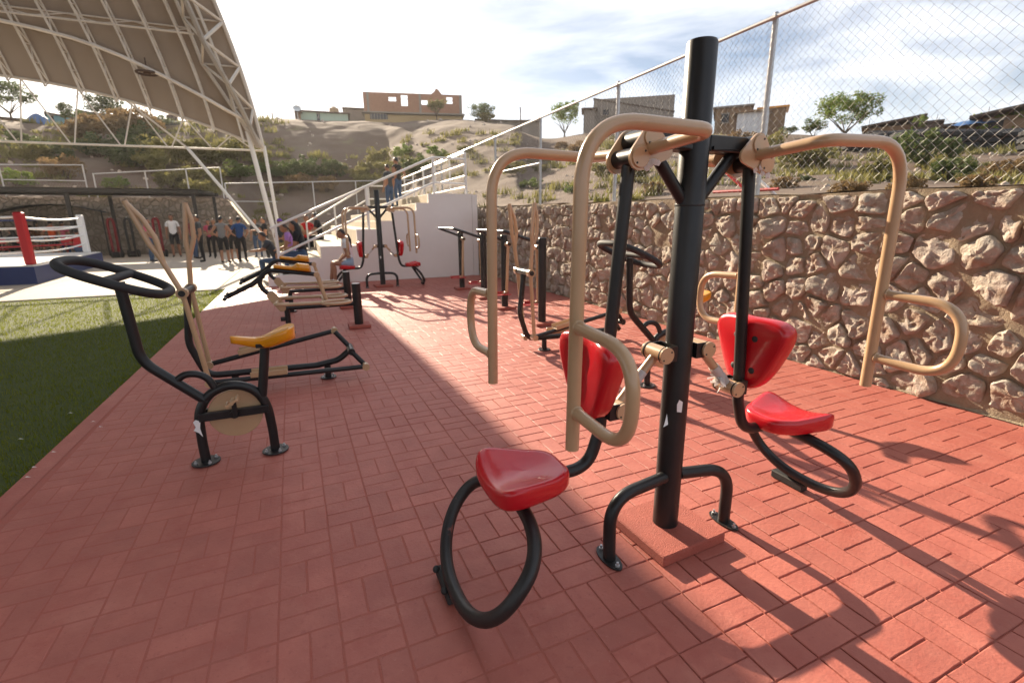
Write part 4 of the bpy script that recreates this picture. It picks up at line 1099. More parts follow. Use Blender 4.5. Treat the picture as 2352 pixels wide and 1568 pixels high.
def elliptical(label, loc, tops=(-.27, .065), phase=1):
    m_ = thing('elliptical_trainer', label, 'exercise machine', loc, 0, group='elliptical trainers with tan swing arms')
    P = lambda x, z, y=0: V((x, y, z))
    part('frame', 'black', m_, lambda b: b.tube(bend([P(0, .93), P(-.055, .46), P(.045, .155), P(.96, .135), P(1.17, .165), P(1.29, .26)], [.3, .14, .2, .2], 8), .030, 16))
    for x in (.26, 1.06):
        f = part('foot', 'black', m_, lambda b: b.cyl(P(x, .0), P(x, .13), .03, 14))
        part('foot_plate', 'black_scuffed', f, lambda b: b.cyl(P(x, .001), P(x, .009), .075, 24, .002))
        for k in range(4): a = k * 1.571 + .6; part('bolt', 'zinc', f, lambda b: b.cyl((x + .055 * math.cos(a), .055 * math.sin(a), .008), (x + .055 * math.cos(a), .055 * math.sin(a), .026), .008, 6))
    part('axle', 'black', m_, lambda b: b.cyl(P(0, .93, -.15), P(0, .93, .15), .036, 18))
    part('rear_axle', 'black', m_, lambda b: b.cyl(P(1.29, .26, -.12), P(1.29, .26, .12), .034, 16))
    for sv, low, crank in ((-phase, (.085, .135), (1.405, .115)), (phase, (.045, .21), (1.165, .425))):
        y = sv * .175
        top = P(tops[0] if sv < 0 else tops[1], 1.665, y)
        piv = P(0, .93, y)
        mid = piv + (top - piv) * .42
        n_ = V((-(top - piv).z, 0, (top - piv).x)).normalized() * (1 if sv < 0 else 1)
        ar = part('swing_arm', 'tan', m_, lambda b: b.tube(bend([P(low[0], low[1], y), piv, mid, piv + (top - piv) * .55 + n_ * .015, top], [.5, .4, .3], 6), .0205, 16))
        part('grip_loop', 'tan', ar, lambda b: b.tube(bend([piv + (top - piv) * .34, piv + (top - piv) * .58 - n_ * .046, piv + (top - piv) * .80 - n_ * .040, top - V((0, 0, .01))], [.2, .2], 6), .0195, 16))
        part('arm_bush', 'tan', ar, lambda b: b.cyl(P(0, .93, y - .028), P(0, .93, y + .028), .044, 22))
        part('arm_cap', 'black', ar, lambda b: b.cyl(P(0, .93, y + sv * .028), P(0, .93, y + sv * .036), .026, 16))
        rod = part('pedal_rod', 'black', m_, lambda b: b.tube([P(low[0] - .02, low[1], y), P(crank[0], crank[1], y)], .0235, 14))
        part('rod_bush', 'tan', rod, lambda b: b.cyl(P(low[0], low[1], y - .04), P(low[0], low[1], y + .04), .034, 16))
        part('rod_end', 'tan', rod, lambda b: b.cyl(P(crank[0], crank[1], y - .035), P(crank[0], crank[1], y + .035), .034, 16))
        part('crank_arm', 'black', m_, lambda b: b.tube([P(1.29, .26, sv * .10), P(crank[0], crank[1], sv * .12)], .024, 12))
        t_ = .36; pc = P(low[0] + (crank[0] - low[0]) * t_, low[1] + (crank[1] - low[1]) * t_ + .028, y - sv * .0)
        sl = math.atan2(crank[1] - low[1], crank[0] - low[0])
        pp = part('pedal', 'tan', m_, lambda b: (b.box((0, 0, 0), (.30, .13, .012), bev=.004), b.box((0, .062, .022), (.30, .010, .045), bev=.003), b.box((0, -.062, .022), (.30, .010, .045), bev=.003)))
        pp.location = pc; pp.rotation_euler = (0, -sl, 0)
        pk = part('tread_stud', 'tan', pp, lambda b: [b.cyl((-.11 + .04 * i, -.03 + .03 * j, .006), (-.11 + .04 * i, -.03 + .03 * j, .011), .006, 6) for i in range(6) for j in range(3)])
    return m_
el1 = elliptical('elliptical trainer with raised tan arms behind the near left bike', (-.955, 4.91, 0))
el2 = elliptical('elliptical trainer near the stone wall seen between the tan handles', (2.245, 4.93, 0), (PY(1228, 462, 4.755).x - 2.245, PY(1170, 468, 5.105).x - 2.245), -1)

def rider(label, loc):
    m_ = thing('horse_rider_machine', label, 'exercise machine', loc, 0, group='horse rider machines with long yellow saddles')
    P = lambda x, z, y=0: V((x, y, z))
    part('base_slab', 'red_slab', m_, lambda b: b.box((0, 0, .022), (.30, .30, .045), bev=.006))
    post = part('post', 'black', m_, lambda b: b.tube([P(0, .02), P(0, .63)], .062, 24)); part('post_cap', 'zinc', post, lambda b: b.cyl(P(0, .629), P(0, .634), .058, 24))
    part('beam', 'black', m_, lambda b: b.tube([P(-.05, .345), P(-1.0, .345)], .03, 14))
    lg = part('front_leg', 'black', m_, lambda b: b.tube([P(-.93, .345), P(-.93, .0)], .036, 14)); part('stop_block', 'rubber', lg, lambda b: b.cyl(P(-.96, .20), P(-1.02, .20), .03, 12))
    part('foot_plate', 'black_scuffed', m_, lambda b: b.cyl(P(-.93, .001), P(-.93, .009), .08, 24, .002))
    part('rocker_plate', 'tan', m_, lambda b: (plate(b, (-1.10, 0, .535), .05, (-.985, 0, .365), .05, -.075, .012), plate(b, (-1.10, 0, .535), .05, (-.985, 0, .365), .05, .063, .012)))
    part('rocker_pin', 'tan', m_, lambda b: b.cyl((-.985, -.09, .365), (-.985, .09, .365), .034, 16))
    part('seat_frame', 'black', m_, lambda b: b.tube(spline([P(-1.085, .53), P(-1.17, .60), P(-1.215, .70), P(-1.18, .80), P(-1.08, .862), P(-.95, .855), P(-.50, .785)], 7), .030, 14))
    part('seat_link', 'tan', m_, lambda b: b.tube([P(-.505, .785), P(-.40, .37)], .026, 12)); part('link_head', 'tan', m_, lambda b: b.cyl(P(-.505, .785, -.05), P(-.505, .785, .05), .038, 18)); part('link_head', 'tan', m_, lambda b: b.cyl(P(-.40, .37, -.05), P(-.40, .37, .05), .036, 18))
    ar = part('foot_arm', 'black', m_, lambda b: b.tube([P(-1.19, .785), P(-1.30, .70), P(-1.62, .55)], .032, 14))
    part('foot_bar', 'black', ar, lambda b: b.tube([P(-1.62, .55, -.24), P(-1.62, .55, .24)], .024, 12)); part('bar_bolt', 'rubber', ar, lambda b: (b.sphere(P(-1.62, .575, -.1), .022, 8, 6), b.sphere(P(-1.62, .575, .1), .022, 8, 6)))
    for sv in (-1, 1):
        y = sv * .31
        hh = part('pull_handle', 'tan', m_, lambda b: b.tube(bend([P(-1.03, .455, sv * .075), P(-1.06, .445, y), P(-.46, .435, y)], .08, 6), .024, 14))
        part('ring_grip', 'tan', hh, lambda b: b.tube([V((-.30 + .185 * math.cos(k * .2618), y + .14 * math.sin(k * .2618), .43)) for k in range(24)], .021, 12, closed=True))
    part('grip_tie', 'tan', m_, lambda b: b.tube([P(-.46, .435, -.30), P(-.46, .435, .30)], .018, 10))
    # two part saddle
    def sad(b):
        n = 20; k_ = 16; vs, fs = [], []
        for i in range(n + 1):
            t = i / n; x = -1.03 + .46 * t
            w = .05 if t < .52 else .05 + .062 * min(1, (t - .52) / .14)
            hgt = .05 if t < .52 else .05 + .055 * min(1, (t - .52) / .12)
            e = min(1, math.sqrt(min(t, 1 - t) / .05 + .02)); w *= e; hgt *= .5 + .5 * e
            zb = .895 - .165 * (x + 1.02) * .95 
            for k in range(k_):
                a = 6.2832 * k / k_; c, s_ = math.cos(a), math.sin(a)
                vs.append(P(x, zb + hgt * .5 + hgt * .5 * math.copysign(abs(s_) ** .6, s_), w * math.copysign(abs(c) ** .6, c)))
        for i in range(n):
            for k in range(k_): k2 = (k + 1) % k_; fs.append((i * k_ + k, i * k_ + k2, (i + 1) * k_ + k2, (i + 1) * k_ + k))
        fs.append(tuple(range(k_))); fs.append(tuple(n * k_ + k for k in range(k_))); b.add(vs, fs)
    part('saddle', 'yellow_plastic', m_, sad, ang=60)
    return m_
r1 = rider('nearer horse rider machine with yellow saddle on the red pavement', (.645, 7.22, 0))
r2 = copy_tree(r1); r2.location = (.655, 9.0, 0)
tag(r2, 'farther horse rider machine with yellow saddle near the sitting girl')

def walker(label, loc, span):
    m_ = thing('air_walker', label, 'exercise machine', loc, 0, group='air walkers beside the stone wall')
    hp_ = []
    for y in (0, span):
        sl = part('base_slab', 'red_slab', m_, lambda b: b.box((0, y, .022), (.30, .30, .045), bev=.006))
        part('post', 'black', m_, lambda b: b.tube([(0, y, .02), (0, y, 1.235), (0, y, 1.245)], [.058, .058, .05], 24))
    part('handlebar', 'black', m_, lambda b: b.tube(bend([(-.02, .0, 1.16), (-.52, .12, 1.335), (-.52, span - .12, 1.335), (-.02, span, 1.16)], .07, 6), .024, 14))
    for y, dy in ((0, 1), (span, -1)): part('stub_axle', 'black', m_, lambda b: b.cyl((.0, y, 1.10), (.0, y + dy * .24, 1.10), .026, 14))
    for y, ang in ((.17, .03), (span - .17, -.04)):
        lg = part('swing_leg', 'tan', m_, lambda b: b.tube(bend([(0, y, 1.10), (math.sin(ang) * .6, y, .50), (math.sin(ang) * .85, y, .30), (math.sin(ang) * .85 - .05, y + .08, .28)], .08, 5), .024, 14))
        part('leg_bush', 'tan', lg, lambda b: b.cyl((0, y - .05, 1.10), (0, y + .05, 1.10), .042, 18))
        fpd = part('foot_plate', 'red_pedal', lg, lambda b: (b.box((math.sin(ang) * .85 - .10, y + .0, .275), (.32, .14, .014), bev=.004), b.box((math.sin(ang) * .85 - .10, y + .066, .30), (.32, .010, .04), bev=.003), b.box((math.sin(ang) * .85 - .255, y, .30), (.012, .14, .045), bev=.003)))
    return m_
w1 = walker('nearer air walker between two black posts by the stone wall', (3.12, 6.22, 0), 1.43)
w2 = copy_tree(w1); w2.location = (3.18, 8.87, 0); 
tag(w2, 'farther air walker between two black posts beside the white end wall')
# ------------------------------------------------------------------ people
def person(label, loc, face, pose='stand', h=1.68, skin='skin_a', shirt='cl_black', pants='cl_black', shoes='cl_shoe', hair='short', hairm='hair',
           sleeve=.55, leg=1.0, arms='down', lean=0.0, cap=None, build=1.0, group='people in the yard', seat=.45, headturn=0.0, extra=None):
    o = thing('person', label, 'person', loc, face, group)
    k = h / 1.70
    J = {}; E_ = []; rad = {}; bone = {}
    def j(n, p, r): J[n] = V(p); rad[n] = r
    sit = pose == 'sit'
    pz = seat / k + .10 if sit else .92
    sh = pz - .92
    la = lean
    def T(x, y, z):     # trunk leans about the hips
        dz = z - pz; return V((x, y + dz * math.sin(la), pz + dz * math.cos(la)))
    j('pelvis', (0, 0, pz), (.155 * build, .115 * build)); j('waist', T(0, .0, 1.06 + sh), (.135 * build, .10 * build)); j('chest', T(0, .01, 1.26 + sh), (.165 * build, .115 * build))
    j('neckb', T(0, 0, 1.41 + sh), (.10, .075)); j('neck', T(0, .01, 1.475 + sh), (.05, .052)); hd = T(0, .035, 1.585 + sh)
    j('headb', T(0, .02, 1.53 + sh), (.05, .055))
    E_ += [('pelvis', 'waist', 'S'), ('waist', 'chest', 'S'), ('chest', 'neckb', 'S'), ('neckb', 'neck', 'K'), ('neck', 'headb', 'K')]
    hands = []
    for s_, nm in ((-1, 'l'), (1, 'r')):
        am = arms if isinstance(arms, str) else arms[0 if s_ < 0 else 1]
        S0 = T(s_ * .175 * build, 0, 1.375 + sh)
        if am == 'down': e_, w_ = T(s_ * .225, -.03, 1.10 + sh), T(s_ * .235, .05, .86 + sh)
        elif am == 'hips': e_, w_ = T(s_ * .33, -.08, 1.13 + sh), T(s_ * .19, .05, .99 + sh)
        elif am == 'front': e_, w_ = T(s_ * .22, .03, 1.10 + sh), T(s_ * .05, .23, 1.06 + sh)
        elif am == 'cross': e_, w_ = T(s_ * .25, .05, 1.10 + sh), T(-s_ * .05, .20, 1.14 + sh)
        elif am == 'reach': e_, w_ = T(s_ * .22, .20, 1.20 + sh), T(s_ * .16, .46, 1.18 + sh)
        elif am == 'knee': e_, w_ = T(s_ * .25, .12, 1.09 + sh), V((s_ * .13, .36, pz + .10))
        elif am == 'rest': e_, w_ = T(s_ * .23, .06, 1.10 + sh), V((s_ * .15, .22, pz + .06))
        else: e_, w_ = T(s_ * .24, .02, 1.10 + sh), T(s_ * .22, .16, .95 + sh)
        dirh = (w_ - e_).normalized()
        j('sh' + nm, S0, (.066 * build, .064 * build)); j('el' + nm, e_, (.044, .044)); j('wr' + nm, w_, (.029, .027)); j('ha' + nm, w_ + dirh * .075, (.036, .022))
        E_ += [('neckb', 'sh' + nm, 'S'), ('sh' + nm, 'el' + nm, 'A'), ('el' + nm, 'wr' + nm, 'F'), ('wr' + nm, 'ha' + nm, 'K')]
        hands.append((w_ + dirh * .085, dirh, s_))
        j('hip' + nm, (s_ * .092, .0, pz - .05), (.092 * build, .095 * build))
        if sit:
            kn = V((s_ * .13, .42, pz - .03)); an = V((s_ * .12, .44 + .04 * s_, max(.07, pz - .45)))
        else:
            kn = V((s_ * .105, .025, .49)); an = V((s_ * .115, -.02, .075))
        j('kn' + nm, kn, (.060, .062)); j('ca' + nm, kn + (an - kn) * .35 + V((0, -.02, 0)), (.056, .056)); j('an' + nm, an, (.038, .042)); j('he' + nm, an + V((0, -.03, -.035)), (.036, .034)); j('to' + nm, an + V((s_ * .015, .155, -.045)), (.040, .026))
        E_ += [('pelvis', 'hip' + nm, 'P'), ('hip' + nm, 'kn' + nm, 'T'), ('kn' + nm, 'ca' + nm, 'C'), ('ca' + nm, 'an' + nm, 'C'), ('an' + nm, 'he' + nm, 'H'), ('he' + nm, 'to' + nm, 'H')]
    names = list(J)
    me = bpy.data.meshes.new('skel'); me.from_pydata([J[n] * k for n in names], [(names.index(a), names.index(b)) for a, b, _ in E_], [])
    ob = bpy.data.objects.new('skel', me); COL.objects.link(ob)
    ob.modifiers.new('skin', 'SKIN')
    sv = me.skin_vertices[0].data
    for i, n in enumerate(names): sv[i].radius = (rad[n][0] * k, rad[n][1] * k); sv[i].use_root = n == 'pelvis'
    sm = ob.modifiers.new('sub', 'SUBSURF'); sm.levels = sm.render_levels = 2
    dg = bpy.context.evaluated_depsgraph_get(); dg.update()
    em = bpy.data.meshes.new_from_object(ob.evaluated_get(dg))
    bpy.data.objects.remove(ob)
    B = MB(); B.v = [tuple(v.co) for v in em.vertices]; B.f = [tuple(p.vertices) for p in em.polygons]; nbody = len(B.f); cents = [p.center.copy() for p in em.polygons]
    bpy.data.meshes.remove(em)
    # head with a face
    hc = hd * k; rot = Matrix.Rotation(headturn, 3, 'Z'); hv0 = len(B.v)
    hs = MB(); hs.sphere((0, 0, 0), 1, 20, 14)
    for i, p in enumerate(hs.v):
        x, y, z = p; w = .078; 
        q = V((x * .076 * (1 - .16 * max(0, -z)), y * .094, z * .118))
        if z < 0: q.y += .014 * -z; q.x *= 1 - .18 * z * z
        if y > .55 and abs(x) < .30 and -.35 < z < .12: q.y += .020 * (1 - abs(x) / .30) * (.4 + (.12 - z))       # nose
        if y > .5 and abs(abs(x) - .36) < .2 and .0 < z < .25: q.y -= .008                                          # eye sockets
        if y > .6 and abs(x) < .35 and -.62 < z < -.42: q.y += .005                                               # lips
        hs.v[i] = tuple(rot @ (q * k) + hc)
    B.add(hs.v, hs.f); nhead = len(B.f)
    for s_ in (-1, 1):   # ears
        e_ = MB(); e_.sphere((0, 0, 0), 1, 8, 6); B.add([rot @ (V((s_ * .076 + p[0] * .010, -.004 + p[1] * .020, p[2] * .032)) * k) + hc for p in e_.v], e_.f)
    for (hp, dr, s_) in hands:   # five fingers rooted in the palm
        up_ = V((0, 0, 1)) if abs(dr.z) < .8 else V((0, 1, 0)); sd_ = dr.cross(up_).normalized(); nn = sd_.cross(dr).normalized()
        for f_, (of, ln) in enumerate(((-.026, .062), (-.009, .074), (.009, .070), (.025, .055))):
            a = hp + sd_ * of; p1 = a + dr * ln * .55; p2 = p1 + (dr * .8 - nn * .6 * (1 if nn.y > 0 else -1)).normalized() * ln * .45
            B.tube([(a - dr * .02) * k, p1 * k, p2 * k], [.0085 * k, .008 * k, .0065 * k], 6)
        a = hp - dr * .035 - sd_ * .030 * s_; B.tube([a * k, (a - sd_ * .028 * s_ + dr * .025) * k, (a - sd_ * .030 * s_ + dr * .055) * k], [.0095 * k, .009 * k, .007 * k], 6)
    me = bpy.data.meshes.new('body'); me.from_pydata(B.v, [], B.f)
    bm = bmesh.new(); bm.from_mesh(me); bmesh.ops.recalc_face_normals(bm, faces=bm.faces); bm.to_mesh(me); bm.free(); me.shade_smooth()
    for mn in (skin, shirt, pants, shoes): me.materials.append(MATS[mn])
    segs = [(J[a] * k, J[b] * k, t_) for a, b, t_ in E_]
    idx = []
    for i, c in enumerate(cents):
        best = (1e9, None, 0)
        for a, b, t_ in segs:
            d = b - a; tt = max(0, min(1, (c - a).dot(d) / d.length_squared)); dist = (c - a - d * tt).length
            if t_ in 'ST': dist *= .92
            if dist < best[0]: best = (dist, t_, tt)
        t_, tt = best[1], best[2]
        z_ = c.z / k - sh
        mi = 0
        if t_ == 'S': mi = 1
        elif t_ == 'A': mi = 1 if tt < sleeve else 0
        elif t_ == 'F': mi = 1 if sleeve > 1 else 0
        elif t_ == 'P': mi = 2
        elif t_ == 'T': mi = 2 if tt < leg * 1.0 + .12 else 0
        elif t_ == 'C': mi = 2 if leg >= 1 else 0
        elif t_ == 'H': mi = 3
        if t_ == 'S' and (c - J['pelvis'] * k).dot((J['waist'] - J['pelvis']).normalized()) < .015: mi = 2
        idx.append(mi)
    idx += [0] * (len(B.f) - nbody)
    me.polygons.foreach_set('material_index', idx)
    bo = bpy.data.objects.new('body', me); COL.objects.link(bo); bo.parent = o
    # hair as a cap of its own
    def hairf(b):
        hs2 = MB(); hs2.sphere((0, 0, 0), 1, 20, 14)
        keep = []
        for i, p in enumerate(hs2.v):
            x, y, z = p; q = V((x * .083, y * .101, z * .126)); lim = .12 + .62 * max(0, y) - .55 * max(0, -y)
            if hair == 'long': lim -= .5 * max(0, -y)
            keep.append(z > lim); hs2.v[i] = rot @ (q * (1 + .03 * nz(x, y, z, 5)) * k) + hc
        ix = [i for i in range(len(hs2.v)) if keep[i]]; mp_ = {o_: n_ for n_, o_ in enumerate(ix)}
        b.add([hs2.v[i] for i in ix], [tuple(mp_[q] for q in f) for f in hs2.f if all(keep[q] for q in f)])
        if hair == 'long':
            b.tube([rot @ (V(p) * k) + hc for p in [(0, -.05, .05), (0, -.095, -.06), (0, -.115, -.19), (0, -.10, -.33), (0, -.09, -.42)]], [.07 * k, .082 * k, .085 * k, .07 * k, .03 * k], 12)
        if hair == 'pony':
            b.tube([rot @ (V(p) * k) + hc for p in [(0, -.085, .0), (0, -.15, -.03), (0, -.19, -.14), (0, -.20, -.28), (0, -.175, -.42)]], [.024 * k, .034 * k, .036 * k, .03 * k, .012 * k], 10)
    part('hair', hairm, o, hairf, fix=True)
    if cap:
        def capf(b):
            hs2 = MB(); hs2.sphere((0, 0, 0), 1, 18, 12); kp = []
            for i, p in enumerate(hs2.v):
                kp.append(p[2] > .22); hs2.v[i] = rot @ (V((p[0] * .090, p[1] * .108, p[2] * .132)) * k) + hc
            ix = [i for i in range(len(hs2.v)) if kp[i]]; mp_ = {o_: n_ for n_, o_ in enumerate(ix)}
            b.add([hs2.v[i] for i in ix], [tuple(mp_[q] for q in f) for f in hs2.f if all(kp[q] for q in f)])
        def brim(b):
            b.prism([rot @ (V((.075 * math.sin(a), .085 + .095 * math.cos(a), .028)) * k) + hc for a in [-1.5 + .3 * q for q in range(11)]], None, (0, 0, .008))
        cp_ = part('cap', cap, o, capf); part('brim', cap, cp_, brim)
    # eyes
    part('eyes', 'hair', o, lambda b: [b.sphere(rot @ (V((s_ * .030, .083, .012)) * k) + hc, .0085 * k, 8, 6) for s_ in (-1, 1)])
    if extra: extra(o, k, J)
    return o
PEOPLE = 'people standing and sitting around the yard'
def at(px, py, z=0): return PZ(px, py, z)
def faceto(px_from, a): return R(a)
# standing crowd in front of the retaining wall (left to right)
person('person in a pink shirt and dark jeans standing alone behind the elliptical arms', at(352, 601), R(-95), h=1.66, shirt='cl_pink', pants='cl_denim', arms=('front', 'front'), group=PEOPLE, sleeve=.6)
person('person in a white shirt and dark shorts between the tan elliptical arms', at(408, 590), R(185), h=1.84, skin='skin_b', shirt='cl_white', pants='cl_black', leg=.8, group=PEOPLE)
person('person in a maroon shirt and blue jeans beside the group in black', at(452, 594), R(-60), h=1.72, shirt='cl_maroon', pants='cl_denim', group=PEOPLE, arms='down')
person('tall person in black top and black trousers with a yellow stripe', at(469, 601), R(100), h=1.76, shirt='cl_charcoal', pants='cl_black', group=PEOPLE, arms='down',
       extra=lambda o, k, J: part('stripe', 'yellow_plastic', o, lambda b: b.tube([V((.165 * 1, .02, .84)) * k, V((.16, .03, .5)) * k, V((.155, 0, .12)) * k], .022 * k, 6)))
person('person in a bright pink top standing behind the crowd', at(490, 590), R(170), h=1.60, shirt='cl_pink', pants='cl_black', group=PEOPLE, hair='pony', arms='front')
person('person in a grey sleeveless top and black shorts seen from behind', at(520, 604), R(-10), h=1.70, shirt='cl_grey', pants='cl_black', leg=.92, sleeve=.05, group=PEOPLE, arms='hips')
person('person in a black sleeveless top and black shorts beside the blue shirt', at(542, 598), R(200), h=1.64, shirt='cl_black', pants='cl_black', leg=.9, sleeve=.1, group=PEOPLE)
person('person in a blue shirt and black trousers at the right of the crowd', at(560, 601), R(-15), h=1.68, shirt='cl_blue', pants='cl_black', group=PEOPLE, arms='hips', sleeve=.6)
person('person all in black leaning on the white column base', at(617, 596), R(105), h=1.66, shirt='cl_black', pants='cl_black', group=PEOPLE, arms=('front', 'reach'))
person('person in black shorts and a dark shirt partly behind the maroon shirt', at(460, 592), R(150), h=1.72, shirt='cl_black', pants='cl_charcoal', group=PEOPLE, arms='cross')
person('person in a dark top between the pink top and the grey sleeveless top', at(502, 593), R(190), h=1.62, shirt='cl_black', pants='cl_black', group=PEOPLE, arms='front', hair='long')
person('person in a dark olive shirt standing left of the column', at(596, 590), R(165), h=1.64, shirt='cl_charcoal', pants='cl_denim', group=PEOPLE, arms='down')
# behind the ring
person('person with black top and bare legs behind the ring ropes', at(77, 594), R(10), h=1.68, shirt='cl_black', pants='cl_black', leg=.35, group=PEOPLE, hair='long', arms='cross')
person('person in a brown top and denim shorts behind the ring ropes', at(100, 593), R(5), h=1.62, shirt='cl_brown', pants='cl_lightdenim', leg=.3, group=PEOPLE, hair='pony')
person('person in an orange red shirt and black shorts behind the ring ropes', at(133, 594), R(0), h=1.62, shirt='cl_orange', pants='cl_black', leg=.4, group=PEOPLE, arms='hips')
person('person in a pink top behind the pergola post', at(158, 592), R(0), h=1.60, shirt='cl_pink', pants='cl_denim', group=PEOPLE)
person('person in a red shirt sitting low behind the ring corner', at(188, 600), R(10), pose='sit', h=1.66, shirt='cl_red', pants='cl_denim', group=PEOPLE, arms='knee', seat=.42, lean=.2)
person('dark dressed person sitting behind the red ring post', at(46, 597), R(60), pose='sit', h=1.64, shirt='cl_black', pants='cl_black', group=PEOPLE, arms='knee', seat=.44, hair='long', lean=.1)
person('person in a blue top cut by the left picture edge', at(3, 598), R(-80), h=1.66, shirt='cl_denim', pants='cl_black', group=PEOPLE)
# on the bleachers
def bt(x, y, z): return V((x, y, z))
sz = .62
person('big haired person in a black shirt sitting on the low bleacher ledge', bt(.02, 13.2, 0.0), R(80), pose='sit', h=1.70, shirt='cl_black', pants='cl_denim', group=PEOPLE, arms='knee', seat=.64, hair='long', build=1.15, lean=.22)
person('girl in a lilac top and denim shorts sitting on the low ledge', bt(-.22, 13.9, 0), R(86), pose='sit', h=1.60, shirt='cl_lilac', pants='cl_lightdenim', leg=.2, group=PEOPLE, arms='knee', seat=.63, hair='pony', lean=.22, hairm='hair_brown', sleeve=.5)
person('person in a grey shirt sitting with arms forward over the knees', bt(-.62, 14.2, 0), R(80), pose='sit', h=1.64, shirt='cl_charcoal', pants='cl_denim', group=PEOPLE, arms='reach', seat=.45, lean=.45, hair='short', sleeve=.6)
person('person in black sitting farther up on the sunlit tread', bt(.62, 17.6, .0), R(75), pose='sit', h=1.64, shirt='cl_black', pants='cl_black', group=PEOPLE, arms='knee', seat=.92, lean=.2)
person('person with a purple cap and white sleeves standing by the handrail', bt(-.55, 17.0, .0), R(150), h=1.58, shirt='cl_charcoal', pants='cl_olive', group=PEOPLE, cap='cl_purple', arms='front')
person('boy in a pale shirt behind the handrail', bt(-.12, 18.2, .0), R(160), h=1.64, shirt='cl_tan', pants='cl_denim', group=PEOPLE, arms='cross')
person('boy in a red shirt behind the handrail', bt(.22, 18.6, .0), R(170), h=1.70, shirt='cl_red', pants='cl_black', group=PEOPLE, arms='cross', hairm='hair_brown')
person('small child with light hair peeking between the sitting adults', bt(-.35, 16.2, 0), R(120), h=1.22, shirt='cl_tan', pants='cl_denim', group=PEOPLE, hairm='hair_brown')
q1, q2 = PD(905, 462, 17.2), PD(926, 461, 17.2)
person('shorter person in a dark grey top standing on the upper bleacher step', V((2.78, 16.6, 1.735)), R(35), h=1.50, shirt='cl_charcoal', pants='cl_denim', group=PEOPLE, arms='down', hairm='hair_brown')
person('person in a black top standing on the upper bleacher step leaning on the rail', V((3.12, 16.9, 1.93)), R(35), h=1.56, shirt='cl_black', pants='cl_denim', group=PEOPLE, arms=('down', 'hips'), sleeve=.1)
# girl on the far chest press
person('girl with long black ponytail sitting on the far chest press seat', V((1.645 - .68, 11.54, 0)), R(90), pose='sit', h=1.56, shirt='cl_white', pants='cl_lightdenim', leg=.42, group=PEOPLE, arms='rest', seat=.53, hair='pony', lean=.20, sleeve=.5, shoes='cl_sole', build=1.08)
# ------------------------------------------------------------------ vegetation
def leaves(b, c, rx_, ry_, rz2, n, size, rnd, shell=.55):
    c = V(c)
    for _ in range(n):
        while True:
            p = V((rnd.uniform(-1, 1), rnd.uniform(-1, 1), rnd.uniform(-1, 1)))
            l = p.length
            if shell < l < 1 or (l < 1 and rnd.random() < .35): break
        p = V((p.x * rx_, p.y * ry_, p.z * rz2)) + c
        a = V((rnd.uniform(-1, 1), rnd.uniform(-1, 1), rnd.uniform(-.6, 1))).normalized(); s_ = size * rnd.uniform(.6, 1.3)
        d = a.cross(V((rnd.uniform(-1, 1), rnd.uniform(-1, 1), rnd.uniform(-1, 1)))).normalized()
        b.add([p - a * s_, p + d * s_ * .42, p + a * s_, p - d * s_ * .42], [(0, 1, 2, 3)])
def crown_mesh(seed, clumps, per, size, mt, flat=.75):
    rnd = random.Random(seed); b = MB()
    for _ in range(clumps):
        a = rnd.random() * 6.283; rr = rnd.random() ** .5 * .80; zz = rnd.uniform(-.62, .70) * (1 - .45 * rr)
        r_ = rnd.uniform(.13, .34); leaves(b, (rr * math.cos(a), rr * math.sin(a), zz * flat + .1), r_, r_, r_ * .8, per, size, rnd)
    return b.mesh('crown', mt, smooth=False, fix=False)
def tree(label, base, hgt, wid, mesh, trunk=.4, cat='tree', group='trees and bushes on the hillside', name='tree', lean=0):
    o = thing(name, label, cat, base, random.random() * 6, group)
    def tr(b):
        rnd = random.Random(hash(label) % 1000)
        th = hgt * trunk; r_ = max(.03, hgt * .022)
        b.tube([(0, 0, -.3), (lean * .3, 0, th * .5), (lean, 0, th)], [r_ * 1.3, r_, r_ * .8], 7)
        for k in range(7):
            a = k * .9 + rnd.random(); l_ = wid * .36; b.tube([(lean * .8, 0, th * rnd.uniform(.55, 1)), (lean + l_ * .5 * math.cos(a), l_ * .5 * math.sin(a), th + hgt * .18), (lean + l_ * math.cos(a), l_ * math.sin(a), th + hgt * rnd.uniform(.25, .42))], [r_ * .6, r_ * .4, r_ * .15], 5)
    part('trunk', 'bark', o, tr)
    c = bpy.data.objects.new('crown', mesh); COL.objects.link(c); c.parent = o
    ch = hgt * (1 - trunk * .75); c.scale = (wid / 2, wid / 2, ch / 1.7); c.location = (lean, 0, hgt - ch * .5)
    return o
CM = {}
for i, (nm, mt_) in enumerate((('g', 'leaf_green'), ('d', 'leaf_dark'), ('o', 'leaf_olive'), ('b', 'leaf_bright'), ('y', 'leaf_dry'))):
    CM[nm] = [crown_mesh(40 + i * 5 + k, 26, 62, .085, mt_) for k in range(2)]
TALL = {nm: crown_mesh(90 + i, 46, 85, .052, mt_) for i, (nm, mt_) in enumerate((('g', 'leaf_green'), ('d', 'leaf_dark'), ('b', 'leaf_bright')))}
def tree_px(label, x, ybase, ytop, wpx, dist, mesh, trunk=.4, name='tree', cat='tree', lean=0):
    p = on_hill(x, ybase, dist); d = ray(x, ybase); h0 = math.hypot(d.x, d.y)
    zt = EYE + ray(x, ytop).z / math.hypot(ray(x, ytop).x, ray(x, ytop).y) * dist
    zb = min(p.z, EYE + d.z / h0 * dist)
    depth = V((p.x, p.y, zb)).dot(FW) + 0; wid = wpx * (V((p.x, p.y, zb)) - CAM).dot(FW) / FPX
    return tree(label, (p.x, p.y, zb), zt - zb, wid, mesh, trunk, cat, name=name, lean=lean)
tree_px('tall dark green tree at the far left skyline under the canopy', 28, 280, 180, 115, 56, TALL['d'], .22)
